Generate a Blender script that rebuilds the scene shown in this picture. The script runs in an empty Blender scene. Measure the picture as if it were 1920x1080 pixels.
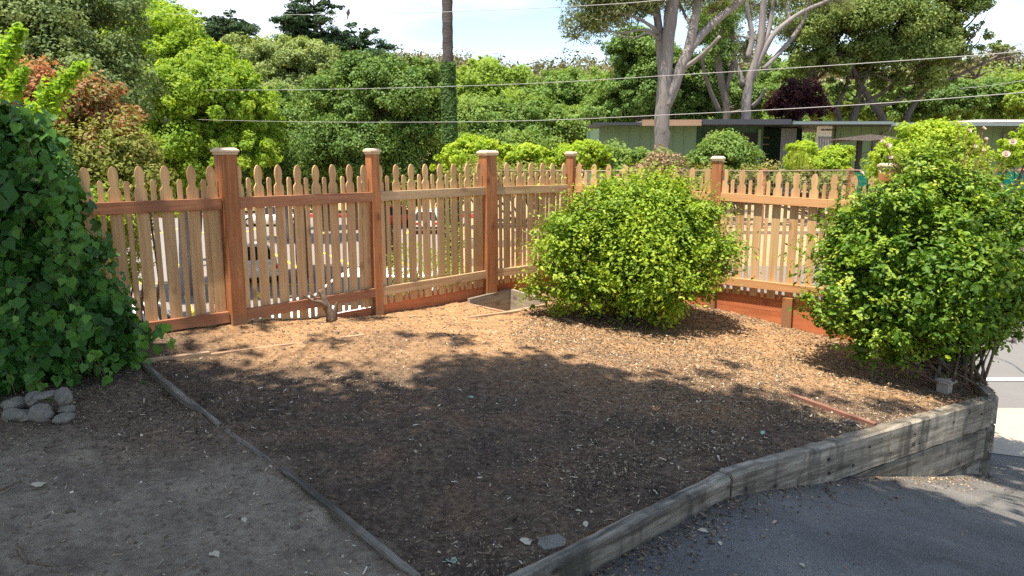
import bpy, bmesh, math, random
import numpy as np
from mathutils import Vector, Matrix

rng = np.random.default_rng(7)
random.seed(7)
scene = bpy.context.scene
COL = scene.collection
F = 1397.0
EYE = 1.55
PITCH = math.radians(10.2)
SP, CP = math.sin(PITCH), math.cos(PITCH)

# ------------------------------------------------------------------ measuring helpers
def ray(u, v):
    xc = (u - 960) / F; yc = (540 - v) / F
    Y = CP + SP * yc; Z = -SP + CP * yc
    return xc / Y, Z / Y
def P(u, v, Y):
    a, b = ray(u, v)
    return Vector((a * Y, Y, EYE + b * Y))

# ------------------------------------------------------------------ object helpers
def link(o, parent=None):
    COL.objects.link(o)
    if parent is not None: o.parent = parent
    return o
def tag(o, label=None, cat=None, group=None, kind=None):
    if label: o['label'] = label
    if cat: o['category'] = cat
    if group: o['group'] = group
    if kind: o['kind'] = kind
    return o
def empty(name, loc, label, cat, group=None, rz=0):
    o = bpy.data.objects.new(name, None)
    o.location = loc; o.rotation_euler = (0, 0, rz)
    o.empty_display_size = .1
    link(o); tag(o, label, cat, group)
    return o
def setparent(o, parent):
    o.parent = parent
    if parent is not None:
        o.matrix_parent_inverse = Matrix.Identity(4)
def npmesh(name, V, loops, starts, mats, rnd=None, matidx=None, smooth=False):
    me = bpy.data.meshes.new(name)
    V = np.asarray(V, dtype=np.float32).reshape(-1, 3)
    me.vertices.add(len(V)); me.vertices.foreach_set('co', V.ravel())
    loops = np.asarray(loops, dtype=np.int32).ravel(); starts = np.asarray(starts, dtype=np.int32)
    me.loops.add(len(loops)); me.loops.foreach_set('vertex_index', loops)
    me.polygons.add(len(starts)); me.polygons.foreach_set('loop_start', starts)
    try:
        tot = np.diff(np.append(starts, len(loops))).astype(np.int32)
        me.polygons.foreach_set('loop_total', tot)
    except Exception: pass
    if matidx is not None: me.polygons.foreach_set('material_index', np.asarray(matidx, dtype=np.int32))
    me.update(calc_edges=True)
    if rnd is not None:
        a = me.attributes.new('rnd', 'FLOAT', 'FACE'); a.data.foreach_set('value', np.asarray(rnd, dtype=np.float32))
    if smooth: me.polygons.foreach_set('use_smooth', np.ones(len(starts), dtype=bool))
    for m in (mats if isinstance(mats, (list, tuple)) else [mats]): me.materials.append(m)
    me.validate()
    return me
def meshobj(name, me, parent=None, origin=None):
    o = bpy.data.objects.new(name, me)
    if origin is not None:
        me.transform(Matrix.Translation(-Vector(origin)))
        o.location = origin
    link(o, parent)
    return o
class MB:
    """collects shapes into one mesh"""
    def __init__(s): s.bm = bmesh.new()
    def box(s, c, size, rot=None, bevel=0, mi=0, taper=1):
        m = Matrix.Translation(Vector(c))
        if rot is not None: m = m @ rot.to_4x4()
        r = bmesh.ops.create_cube(s.bm, size=1)
        vs = r['verts']
        for v in vs:
            k = taper if v.co.z > 0 else 1
            v.co = m @ Vector((v.co.x * size[0] * k, v.co.y * size[1] * k, v.co.z * size[2]))
        fs = set(f for v in vs for f in v.link_faces)
        for f in fs: f.material_index = mi
        if bevel:
            es = set(e for v in vs for e in v.link_edges)
            rr = bmesh.ops.bevel(s.bm, geom=list(es), offset=bevel, segments=2, affect='EDGES', profile=.6)
            for f in rr['faces']: f.material_index = mi
        return s
    def prism(s, pts, axis_o, ux, uy, uz, depth, mi=0):
        """2-D outline extruded: pts in (ux,uy) plane, from axis_o, along uz by depth"""
        o = Vector(axis_o); ux = Vector(ux); uy = Vector(uy); uz = Vector(uz)
        a = [s.bm.verts.new(o + ux * p[0] + uy * p[1]) for p in pts]
        b = [s.bm.verts.new(o + ux * p[0] + uy * p[1] + uz * depth) for p in pts]
        n = len(pts)
        f = [s.bm.faces.new(a), s.bm.faces.new(b[::-1])]
        for i in range(n):
            f.append(s.bm.faces.new((a[i], b[i], b[(i + 1) % n], a[(i + 1) % n])))
        for q in f: q.material_index = mi
        return s
    def tube(s, pts, rad, n=8, wob=0, caps=True, mi=0):
        pts = [Vector(p) for p in pts]
        if not hasattr(rad, '__len__'): rad = [rad] * len(pts)
        rings = []
        prev = None
        for i, p in enumerate(pts):
            if i == 0: t = pts[1] - pts[0]
            elif i == len(pts) - 1: t = pts[-1] - pts[-2]
            else: t = pts[i + 1] - pts[i - 1]
            t.normalize()
            if prev is None:
                q = Vector((0, 0, 1)) if abs(t.z) < .9 else Vector((1, 0, 0))
                a = t.cross(q).normalized()
            else:
                a = (prev - t * prev.dot(t))
                a = a.normalized() if a.length > 1e-5 else t.cross(Vector((1, 0, 0))).normalized()
            prev = a; b = t.cross(a)
            ring = []
            for k in range(n):
                an = 2 * math.pi * k / n
                r = rad[i] * (1 + (random.uniform(-wob, wob) if wob else 0))
                ring.append(s.bm.verts.new(p + (a * math.cos(an) + b * math.sin(an)) * r))
            rings.append(ring)
        for i in range(len(rings) - 1):
            for k in range(n):
                f = s.bm.faces.new((rings[i][k], rings[i][(k + 1) % n], rings[i + 1][(k + 1) % n], rings[i + 1][k]))
                f.smooth = True; f.material_index = mi
        if caps:
            s.bm.faces.new(rings[0][::-1]).material_index = mi; s.bm.faces.new(rings[-1]).material_index = mi
        return s
    def build(s, name, mats, parent=None, origin=None, world=False):
        bmesh.ops.recalc_face_normals(s.bm, faces=s.bm.faces)
        me = bpy.data.meshes.new(name); s.bm.to_mesh(me); s.bm.free()
        for m in (mats if isinstance(mats, (list, tuple)) else [mats]): me.materials.append(m)
        if world and parent is not None:      # geometry given in world coordinates, parent unrotated
            me.transform(Matrix.Translation(-wloc(parent)))
        return meshobj(name, me, parent, origin)
def wloc(o):
    l = Vector(o.location)
    while o.parent: o = o.parent; l += Vector(o.location)
    return l
def smooth_path(pts, n=6):
    """Catmull-Rom"""
    pts = [Vector(p) for p in pts]; out = []
    q = [pts[0] * 2 - pts[1]] + pts + [pts[-1] * 2 - pts[-2]]
    for i in range(1, len(q) - 2):
        for k in range(n):
            t = k / n
            a, b, c, d = q[i - 1], q[i], q[i + 1], q[i + 2]
            out.append(.5 * ((2 * b) + (c - a) * t + (2 * a - 5 * b + 4 * c - d) * t * t + (3 * b - a - 3 * c + d) * t ** 3))
    out.append(pts[-1]); return out
def rads(r0, r1, n, p=1.0): return [r0 + (r1 - r0) * (i / (n - 1)) ** p for i in range(n)]

# ------------------------------------------------------------------ materials
def newmat(name):
    m = bpy.data.materials.new(name); m.use_nodes = True
    nt = m.node_tree; nt.nodes.clear()
    out = nt.nodes.new('ShaderNodeOutputMaterial')
    return m, nt, out
def N(nt, t, **kw):
    n = nt.nodes.new(t)
    for k, v in kw.items():
        if k == 'inp':
            for a, b in v.items(): n.inputs[a].default_value = b
        else: setattr(n, k, v)
    return n
def ramp(nt, fac, stops, interp='LINEAR'):
    r = nt.nodes.new('ShaderNodeValToRGB'); r.color_ramp.interpolation = interp
    el = r.color_ramp.elements
    while len(el) > 1: el.remove(el[-1])
    el[0].position = stops[0][0]; el[0].color = (*stops[0][1], 1)
    for p, c in stops[1:]:
        e = el.new(p); e.color = (*c, 1)
    nt.links.new(fac, r.inputs[0]); return r.outputs[0]
def mix(nt, fac, a, b, mode='MIX'):
    m = nt.nodes.new('ShaderNodeMix'); m.data_type = 'RGBA'; m.blend_type = mode
    for idx, v in ((0, fac), (6, a), (7, b)):
        if hasattr(v, 'is_output'): nt.links.new(v, m.inputs[idx])
        elif idx == 0: m.inputs[0].default_value = v
        else: m.inputs[idx].default_value = (*v, 1)
    return m.outputs[2]
def math_(nt, op, a, b=None, clamp=False):
    m = nt.nodes.new('ShaderNodeMath'); m.operation = op; m.use_clamp = clamp
    for i, v in enumerate((a, b)):
        if v is None: continue
        if hasattr(v, 'is_output'): nt.links.new(v, m.inputs[i])
        else: m.inputs[i].default_value = v
    return m.outputs[0]
def noise(nt, scale, detail=4, rough=.55, vec=None, dist=0):
    n = N(nt, 'ShaderNodeTexNoise', inp={'Scale': scale, 'Detail': detail, 'Roughness': rough, 'Distortion': dist})
    if vec is not None: nt.links.new(vec, n.inputs['Vector'])
    return n.outputs['Fac']
def coords(nt, kind='Object', scale=None, rnd=False):
    t = N(nt, 'ShaderNodeTexCoord'); o = t.outputs[kind]
    if scale or rnd:
        mp = N(nt, 'ShaderNodeMapping'); nt.links.new(o, mp.inputs['Vector'])
        if scale: mp.inputs['Scale'].default_value = scale
        if rnd:
            oi = N(nt, 'ShaderNodeObjectInfo')
            k = N(nt, 'ShaderNodeVectorMath', operation='SCALE'); k.inputs[0].default_value = (17, 31, 23)
            nt.links.new(oi.outputs['Random'], k.inputs['Scale']); nt.links.new(k.outputs[0], mp.inputs['Location'])
        o = mp.outputs[0]
    return o
def principled(nt, out, col, rough=.8, spec=.3, bump=None, bstr=.3, bdist=.01, metal=0):
    p = N(nt, 'ShaderNodeBsdfPrincipled')
    if hasattr(col, 'is_output'): nt.links.new(col, p.inputs['Base Color'])
    else: p.inputs['Base Color'].default_value = (*col, 1)
    if hasattr(rough, 'is_output'): nt.links.new(rough, p.inputs['Roughness'])
    else: p.inputs['Roughness'].default_value = rough
    p.inputs['Specular IOR Level'].default_value = spec; p.inputs['Metallic'].default_value = metal
    if bump is not None:
        b = N(nt, 'ShaderNodeBump', inp={'Strength': bstr, 'Distance': bdist})
        nt.links.new(bump, b.inputs['Height']); nt.links.new(b.outputs[0], p.inputs['Normal'])
    nt.links.new(p.outputs[0], out.inputs['Surface'])
    return p
def plain(name, col, rough=.6, spec=.3, metal=0, var=.15, sc=8):
    m, nt, out = newmat(name)
    n = noise(nt, sc, 5, .6, coords(nt))
    c = mix(nt, n, tuple(x * (1 - var) for x in col), tuple(min(1, x * (1 + var)) for x in col))
    principled(nt, out, c, rough, spec, n, .15, .005, metal)
    return m
def wood(name, stops, axis=2, grain=30, rough=.75, knots=True, var=.25, dirt=0.0, bstr=.35, spec=.2, foot=None, drip=0):
    m, nt, out = newmat(name)
    sc = [grain] * 3; sc[axis] = grain * .05
    v = coords(nt, 'Object', sc, True)
    g = noise(nt, 1, 6, .65, v, .6)
    big = noise(nt, .25, 3, .5, v)
    v2 = coords(nt, 'Object', [q * 5 for q in sc], True); fine = noise(nt, 1, 3, .6, v2)
    g2 = math_(nt, 'ADD', math_(nt, 'ADD', math_(nt, 'MULTIPLY', g, .45), math_(nt, 'MULTIPLY', big, .30)), math_(nt, 'MULTIPLY', fine, .25))
    g2 = math_(nt, 'ADD', math_(nt, 'MULTIPLY', math_(nt, 'SUBTRACT', g2, .5), 1.9), .5)
    c = ramp(nt, g2, stops)
    oi = N(nt, 'ShaderNodeObjectInfo')
    br = math_(nt, 'ADD', math_(nt, 'MULTIPLY', oi.outputs['Random'], var), 1 - var / 2)
    hs = N(nt, 'ShaderNodeHueSaturation'); nt.links.new(c, hs.inputs['Color']); nt.links.new(br, hs.inputs['Value'])
    c = hs.outputs[0]
    if knots:
        ks = [7.0] * 3; ks[axis] = 4.0
        vo = N(nt, 'ShaderNodeTexVoronoi', inp={'Scale': .7}); nt.links.new(coords(nt, 'Object', ks, True), vo.inputs['Vector'])
        k = ramp(nt, vo.outputs['Distance'], [(0, (1, 1, 1)), (.10, (.55, .55, .55)), (.17, (0, 0, 0))])
        c = mix(nt, math_(nt, 'MULTIPLY', k, .7), c, tuple(x * .35 for x in stops[0][1]))
    if dirt:
        d = noise(nt, 2.3, 6, .7, coords(nt, 'Object', None, True))
        df = ramp(nt, d, [(.42, (0, 0, 0)), (.68, (1, 1, 1))])
        c = mix(nt, math_(nt, 'MULTIPLY', df, dirt), c, (.05, .045, .035))
    if drip:
        dn = noise(nt, 1, 4, .6, coords(nt, 'Object', (7, 7, 1.6), True)); df = ramp(nt, dn, [(.50, (0, 0, 0)), (.66, (1, 1, 1))])
        c = mix(nt, math_(nt, 'MULTIPLY', df, drip), c, (.035, .032, .025))
        kv = N(nt, 'ShaderNodeTexVoronoi', inp={'Scale': 1.0}); nt.links.new(coords(nt, 'Object', (4.2, 4.2, 7), True), kv.inputs['Vector'])
        kf = ramp(nt, kv.outputs['Distance'], [(.07, (1, 1, 1)), (.13, (.3, .3, .3)), (.2, (0, 0, 0))])
        c = mix(nt, math_(nt, 'MULTIPLY', kf, .85), c, (.025, .02, .015))
    if foot:
        sx = N(nt, 'ShaderNodeSeparateXYZ'); nt.links.new(coords(nt), sx.inputs[0])
        hz = math_(nt, 'ADD', sx.outputs[2], math_(nt, 'MULTIPLY', noise(nt, 22, 4, .6, coords(nt)), .16))
        ff = ramp(nt, hz, [(foot, (1, 1, 1)), (foot + .09, (0, 0, 0))])
        c = mix(nt, math_(nt, 'MULTIPLY', ff, .65), c, (.22, .14, .08))
    principled(nt, out, c, rough, spec, g, bstr, .004)
    return m
def leafmat(name, stops, transl=.4, rough=.5, tcol=1.35, spec=.35, patch=3.0, pv=.35, adj=(1.5, 1.18, .85)):
    stops = [(p, tuple(min(.8, x * k) for x, k in zip(c, adj))) for p, c in stops]; spec = spec * .6; rough = rough + .08
    m, nt, out = newmat(name)
    at = N(nt, 'ShaderNodeAttribute', attribute_name='rnd')
    pn = noise(nt, patch, 3, .5, coords(nt))
    f = math_(nt, 'ADD', math_(nt, 'MULTIPLY', at.outputs['Fac'], 1 - pv), math_(nt, 'MULTIPLY', math_(nt, 'SUBTRACT', math_(nt, 'MULTIPLY', pn, 1.8), .4), pv), clamp=True)
    c = ramp(nt, f, stops)
    p = N(nt, 'ShaderNodeBsdfPrincipled'); nt.links.new(c, p.inputs['Base Color'])
    p.inputs['Roughness'].default_value = rough; p.inputs['Specular IOR Level'].default_value = spec
    tr = N(nt, 'ShaderNodeBsdfTranslucent')
    tc = mix(nt, 1.0, c, (tcol * 1.05, tcol, tcol * .35), 'MULTIPLY'); nt.links.new(tc, tr.inputs['Color'])
    ms = N(nt, 'ShaderNodeMixShader', inp={0: transl})
    nt.links.new(p.outputs[0], ms.inputs[1]); nt.links.new(tr.outputs[0], ms.inputs[2])
    nt.links.new(ms.outputs[0], out.inputs['Surface'])
    return m
def bark(name, a, b, scale=6, stretch=.25):
    m, nt, out = newmat(name)
    v = coords(nt, 'Object', (scale, scale, scale * stretch))
    n = noise(nt, 1, 8, .7, v, .8)
    n2 = noise(nt, .18, 3, .5, v)
    c = ramp(nt, math_(nt, 'ADD', math_(nt, 'MULTIPLY', n, .6), math_(nt, 'MULTIPLY', n2, .4)), [(.3, a), (.65, b)])
    principled(nt, out, c, .9, .1, n, .8, .03)
    return m

M = {}
M['picket'] = wood('cedar', [(.25, (.38, .21, .095)), (.5, (.53, .32, .15)), (.75, (.64, .43, .215))], 2, 22, var=.22)
M['rail_tan'] = wood('cedar_rail', [(.25, (.36, .21, .10)), (.5, (.50, .33, .18)), (.75, (.60, .42, .25))], 0, 22, var=.12)
M['rail_red'] = wood('redwood_rail', [(.25, (.27, .105, .050)), (.5, (.37, .16, .080)), (.75, (.48, .23, .125))], 0, 22, var=.12, dirt=.25)
M['rail_orange'] = wood('redwood_rail_light', [(.25, (.44, .20, .08)), (.5, (.56, .29, .125)), (.75, (.64, .36, .17))], 0, 22, var=.12)
M['post'] = wood('redwood_post', [(.25, (.23, .080, .030)), (.5, (.39, .152, .058)), (.75, (.51, .23, .10))], 2, 18, var=.15, dirt=.22, foot=.36)
M['board'] = wood('redwood_board', [(.25, (.36, .10, .04)), (.5, (.50, .16, .065)), (.75, (.58, .21, .09))], 0, 16, var=.2, dirt=.3)
M['cap'] = wood('cap_wood', [(.25, (.50, .36, .22)), (.75, (.68, .54, .38))], 0, 25, var=.15, knots=False)
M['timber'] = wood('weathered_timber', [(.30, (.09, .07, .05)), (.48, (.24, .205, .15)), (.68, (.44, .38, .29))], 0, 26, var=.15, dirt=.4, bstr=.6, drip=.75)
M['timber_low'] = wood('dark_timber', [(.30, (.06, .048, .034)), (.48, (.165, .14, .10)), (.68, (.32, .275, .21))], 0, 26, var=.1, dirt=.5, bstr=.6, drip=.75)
M['edging'] = wood('grey_edging', [(.3, (.07, .055, .04)), (.5, (.19, .155, .12)), (.7, (.32, .28, .22))], 0, 60, var=.2, dirt=.6, bstr=.5)
M['edging_tan'] = wood('tan_edging', [(.2, (.25, .14, .08)), (.5, (.38, .24, .14)), (.8, (.48, .33, .21))], 0, 40, var=.2, dirt=.4)
M['edging_red'] = wood('red_edging', [(.2, (.16, .07, .045)), (.5, (.25, .12, .08)), (.8, (.33, .19, .13))], 0, 40, var=.2, dirt=.4)
M['pitwood'] = wood('pit_wood', [(.3, (.22, .18, .13)), (.5, (.36, .31, .24)), (.7, (.48, .43, .35))], 0, 26, var=.1, dirt=.3)
M['farwood'] = wood('far_timber', [(.2, (.16, .11, .08)), (.5, (.30, .22, .16)), (.8, (.42, .33, .25))], 0, 6, var=.35, dirt=.4)
M['driftwood'] = bark('driftwood', (.05, .035, .025), (.27, .20, .14), 30, .2)
M['twig'] = bark('twig', (.10, .07, .05), (.26, .19, .13), 30, .3)
M['stem'] = bark('stem', (.06, .04, .025), (.20, .14, .09), 30, .3)
M['redstem'] = plain('red_stem', (.22, .09, .05), .7)
M['bark_pale'] = bark('pale_bark', (.085, .07, .062), (.33, .29, .265), 2.0, .25)
M['bark_dark'] = bark('dark_bark', (.05, .04, .03), (.20, .16, .13), 3)
M['bark_palm'] = bark('palm_bark', (.04, .032, .03), (.12, .10, .09), 5, 3.0)
M['stone'] = bark('stone', (.10, .09, .072), (.30, .27, .22), 7, 1)
M['white'] = plain('white_paint', (.78, .78, .76), .45)
M['glass'] = plain('dark_glass', (.02, .025, .03), .08, .6)
M['tyre'] = plain('tyre', (.02, .02, .02), .85)
M['rim'] = plain('rim', (.5, .5, .5), .3, .5, .7)
M['red_lamp'] = plain('red_lamp', (.6, .02, .015), .25, .5)
M['lamp_clear'] = plain('lamp_clear', (.7, .7, .7), .15, .6)
M['carwhite'] = plain('car_white', (.8, .8, .8), .2, .5, var=.02)
M['carsilver'] = plain('car_silver', (.58, .54, .48), .35, .5, 0, var=.03)
M['carred'] = plain('car_red', (.5, .03, .025), .25, .5, var=.03)
M['plastic'] = plain('black_plastic', (.03, .03, .03), .6)
M['house_green'] = plain('green_siding', (.14, .215, .125), .75, .2, var=.12, sc=1.5)
M['house_green_shade'] = plain('green_siding_shaded', (.045, .095, .065), .7, .2, var=.1, sc=2)  # same siding, shade of the recess and store put into a darker green
M['fascia'] = plain('dark_fascia', (.045, .05, .06), .5, .3)
M['fascia_raw'] = wood('weathered_fascia', [(.3, (.25, .15, .09)), (.7, (.32, .22, .15))], 0, 5)
M['roofing'] = plain('roofing', (.30, .27, .25), .9, .1, var=.3, sc=5)
M['gutter'] = plain('gutter', (.16, .20, .20), .5, .3)
M['dark'] = plain('doorway_shade', (.012, .014, .02), .7)  # near-black sheet colour standing in for the shade inside the doorway
M['corrug'] = plain('corrugated_metal', (.17, .19, .20), .5, .4, .2, var=.2, sc=3)
M['umbrella'] = plain('brown_cloth', (.12, .095, .08), .9, var=.3)
M['wire'] = plain('cable', (.36, .35, .33), .5)
M['steel'] = plain('steel_wire', (.40, .38, .35), .5, .3)
M['screen'] = plain('green_screen', (.02, .24, .17), .85, .1, var=.25, sc=3)
M['bird'] = plain('feathers', (.06, .05, .05), .9)
M['concrete'] = plain('concrete', (.36, .31, .24), .9, .1, var=.15, sc=2)
M['yellow'] = plain('yellow_line', (.75, .55, .05), .8, .1, var=.15, sc=1)
M['redcurb'] = plain('red_kerb', (.5, .08, .07), .8, .1)
M['whiteline'] = plain('white_line', (.8, .8, .8), .8, .1, var=.1)
M['capstone'] = plain('cap_stone', (.38, .31, .25), .7)
M['lot'] = plain('parking_asphalt', (.21, .19, .17), .95, .1, var=.12, sc=.6)
M['petal'] = leafmat('petal', [(0, (.72, .50, .50)), (1, (.85, .72, .70))], .3, .6, 1.0, adj=(1, 1, 1))
M['deadleaf'] = leafmat('dry_leaf', [(0, (.28, .20, .12)), (.5, (.45, .36, .24)), (1, (.62, .55, .42))], .1, .8, 1.0, adj=(1, 1, 1))
M['palmivy'] = leafmat('trunk_ivy_leaf', [(0, (.018, .05, .015)), (1, (.07, .16, .04))], .25, .5, 1.2)
M['greenleaf'] = leafmat('pale_green_leaf', [(0, (.25, .42, .30)), (1, (.32, .5, .38))], .2, .6, 1.0, adj=(1, 1, 1))

# leaves
M['ivy'] = leafmat('ivy_leaf', [(0, (.020, .060, .012)), (.45, (.050, .145, .020)), (.8, (.10, .24, .03)), (1, (.22, .40, .05))], .32, .42, 1.3, .55, 2.5, .3, adj=(1, 1, 1))
M['rose_leaf'] = leafmat('rose_leaf', [(0, (.015, .042, .010)), (.4, (.05, .12, .016)), (.8, (.15, .235, .028)), (1, (.36, .36, .05))], .30, .42, 1.4, .45, 4, .3, adj=(1.7, 1.5, 0.9))
M['bush_leaf'] = leafmat('bush_leaf', [(0, (.022, .055, .012)), (.38, (.075, .145, .02)), (.75, (.18, .27, .03)), (.93, (.34, .36, .05)), (1, (.40, .20, .06))], .32, .45, 1.4, .4, 4, .35, adj=(1.8, 1.6, 0.95))
M['maple'] = leafmat('lime_tree_leaf', [(0, (.07, .17, .02)), (.5, (.14, .29, .025)), (1, (.25, .40, .04))], .5, .5, 1.6, .25, .6, .5, adj=(1.75, 1.25, 1.9))
M['oakgrey'] = leafmat('grey_oak_leaf', [(0, (.03, .05, .018)), (.5, (.06, .09, .03)), (1, (.13, .16, .055))], .25, .55, 1.2, .25, .8, .5, adj=(2.1, 2.0, 2.0))
M['olive'] = leafmat('olive_leaf', [(0, (.07, .11, .035)), (.5, (.12, .17, .05)), (1, (.20, .26, .08))], .35, .5, 1.3, .25, .5, .5, adj=(1.9, 1.7, 1.9))
M['darkgreen'] = leafmat('dark_oak_leaf', [(0, (.022, .05, .012)), (.5, (.05, .10, .02)), (.9, (.10, .17, .03)), (1, (.20, .22, .06))], .3, .45, 1.3, .35, .8, .45, adj=(2.5, 2.1, 2.2))
M['midgreen'] = leafmat('mid_green_leaf', [(0, (.05, .11, .025)), (.5, (.09, .17, .035)), (1, (.17, .26, .05))], .38, .5, 1.4, .25, .4, .6, adj=(2.05, 1.65, 1.9))
M['yellowgreen'] = leafmat('yellow_green_leaf', [(0, (.13, .20, .03)), (.5, (.22, .30, .04)), (1, (.33, .40, .06))], .42, .5, 1.4, .25, .4, .5, adj=(1.15, 1.2, 1.5))
M['conifer'] = leafmat('conifer_needles', [(0, (.02, .04, .022)), (.6, (.05, .085, .038)), (1, (.10, .14, .055))], .15, .6, 1.2, .2, adj=(1.0, 1.05, 0.9))
M['purple'] = leafmat('purple_leaf', [(0, (.03, .012, .015)), (.6, (.075, .025, .028)), (1, (.17, .07, .05))], .3, .5, 1.2, adj=(1, 1, 1))
M['redleaf'] = leafmat('red_orange_leaf', [(0, (.09, .13, .03)), (.35, (.20, .20, .07)), (.55, (.42, .21, .11)), (.8, (.55, .18, .11)), (1, (.6, .08, .07))], .4, .5, 1.2, .3, 2.0, .5, adj=(1, 1, 1))
M['drybrown'] = leafmat('dry_weed_leaf', [(0, (.13, .13, .05)), (.5, (.30, .21, .13)), (1, (.50, .36, .27))], .3, .6, 1.1, .2, 2.0, .3, adj=(1, 1, 1))
M['brownish'] = leafmat('dry_shrub_leaf', [(0, (.07, .09, .02)), (.5, (.16, .17, .045)), (.85, (.28, .22, .10)), (1, (.40, .27, .16))], .35, .6, 1.2, .2, 1.5, .4, adj=(1.3, 1.4, 1.2))
M['lime'] = leafmat('lime_hedge_leaf', [(0, (.11, .20, .02)), (.4, (.24, .36, .03)), (1, (.42, .52, .06))], .45, .5, 1.5, .25, 1.5, .35, adj=(1.15, 1.08, 1.2))
M['gum'] = leafmat('gum_leaf', [(0, (.05, .07, .03)), (.5, (.10, .13, .05)), (.85, (.19, .20, .08)), (1, (.33, .24, .15))], .4, .45, 1.3, .3, .7, .4, adj=(1.8, 1.7, 1.7))
M['vine'] = leafmat('bright_vine_leaf', [(0, (.16, .30, .03)), (1, (.33, .48, .05))], .5, .5, 1.5, adj=(1, 1, 1))
M['hillwood'] = leafmat('hill_leaf', [(0, (.06, .08, .05)), (.5, (.10, .12, .075)), (1, (.16, .17, .10))], .2, .6, 1.2, .2, .05, .6)
M['grass'] = leafmat('grass_blade', [(0, (.08, .15, .02)), (.6, (.20, .30, .04)), (1, (.40, .40, .14))], .4, .5, 1.4)

# ------------------------------------------------------------------ terrain heights
GP = np.array([(-2.25, 5.87, .20), (-2.95, 5.3, .24), (-3.6, 4.75, .28), (-1.29, 6.98, .05), (-.26, 8.06, -.01), (.69, 8.9, -.04), (2.2, 8.07, -.13),
      (2.96, 7.7, -.25), (3.7, 7.3, -.36), (4.3, 6.6, -.42), (3.75, 5.75, -.42), (2.5, 4.75, -.24), (1.0, 3.52, -.08), (0, 2.6, -.03), (-1, 3.6, .0), (-2.2, 4.4, .07),
      (-4, 3.5, .12), (-1.5, 2, 0), (0, 1, 0), (-3, 0, 0), (1, 0, 0), (.5, 5.5, -.03), (-.8, 5.0, .02), (1.8, 6.2, -.15), (-5, 6, .35), (-6, 0, .0), (-.9, 6.0, .07), (0.2, 7.2, -.02)])
def _k(r): return np.sqrt(r * r + .15)
_D = np.hypot(GP[:, None, 0] - GP[None, :, 0], GP[:, None, 1] - GP[None, :, 1])
_n = len(GP); _A = np.zeros((_n + 3, _n + 3)); _A[:_n, :_n] = _k(_D) + np.eye(_n) * .05
_A[:_n, _n] = 1; _A[:_n, _n + 1] = GP[:, 0]; _A[:_n, _n + 2] = GP[:, 1]; _A[_n:, :_n] = _A[:_n, _n:].T
_w = np.linalg.solve(_A, np.append(GP[:, 2], [0, 0, 0]))
def yardz(x, y):
    x = np.asarray(x, float); y = np.asarray(y, float)
    r = np.zeros_like(x)
    for i in range(_n): r = r + _w[i] * _k(np.hypot(x - GP[i, 0], y - GP[i, 1]))
    return r + _w[_n] + _w[_n + 1] * x + _w[_n + 2] * y
def G(u, v, dz=0.0):
    a, b = ray(u, v); z = 0.0
    for _ in range(12):
        Y = (z - EYE) / b; z = float(yardz(a * Y, Y)) * .7 + z * .3 + (dz * .7 if False else 0)
        Y = (z - EYE) / b
    return Vector((a * Y, Y, float(yardz(a * Y, Y)) + dz))
def sstep(a, b, x):
    t = np.clip((np.asarray(x, float) - a) / (b - a), 0, 1); return t * t * (3 - 2 * t)
def vnoise(x, y, s, seed=0):
    """cheap smooth value noise"""
    x = np.asarray(x) * s + seed * 17.3; y = np.asarray(y) * s + seed * 9.1
    xi = np.floor(x).astype(np.int64); yi = np.floor(y).astype(np.int64); fx = x - xi; fy = y - yi
    fx = fx * fx * (3 - 2 * fx); fy = fy * fy * (3 - 2 * fy)
    def h(a, b):
        n = (a * 374761393 + b * 668265263 + seed * 1442695) & 0x7fffffff
        n = ((n ^ (n >> 13)) * 1274126177) & 0x7fffffff
        return (n & 0xffff) / 65535.0
    return (h(xi, yi) * (1 - fx) + h(xi + 1, yi) * fx) * (1 - fy) + (h(xi, yi + 1) * (1 - fx) + h(xi + 1, yi + 1) * fx) * fy
def basez(x, y):
    """land beyond the yard"""
    x = np.asarray(x, float); y = np.asarray(y, float)
    t = sstep(-4.5, 3.0, x - (y - 12) * .12)
    z = -3.6 + t * (3.6 - 1.35)
    # terrace behind the timber wall
    ter = (y > 19.5) & (x > -1.0)
    z = np.where(ter, -.42 + 0 * x, z)
    far = sstep(60, 90, y)
    z = z * (1 - far) + far * -2.0
    z = z + sstep(85, 230, y) * 21 * (1 + .25 * (vnoise(x, y, .012, 3) - .5))
    # bank right behind the fence
    near = np.exp(-np.maximum(0, (y - 8.5)) * .55) * sstep(9.5, 7, np.abs(x - y * .2) + 0)
    z = z + near * .25
    return z
SS = [-2, 0, 1.6, 3.08, 4.54, 5.83, 6.56, 7.9, 9, 20]; SZ = [.02, -.02, -.11, -.16, -.47, -.84, -1.02, -1.25, -1.33, -1.33]
def drivez(x, y):
    s = np.asarray(x) * .78 + np.asarray(y) * .626
    return (np.interp(s - .12, SS, SZ) + np.interp(s, SS, SZ) + np.interp(s + .12, SS, SZ)) / 3

FEN = [Vector(p) for p in ((-3.6, 4.74, 1.21), (-2.225, 5.87, 1.215), (-1.29, 6.98, 1.203), (-.26, 8.06, 1.205), (.69, 8.86, 1.195), (2.2, 8.07, 1.145), (3.63, 7.30, 1.08))]
WALLP = [(-.62, 2.0), (0.03, 2.55), (1.09, 3.58), (3.85, 5.78)]

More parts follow.
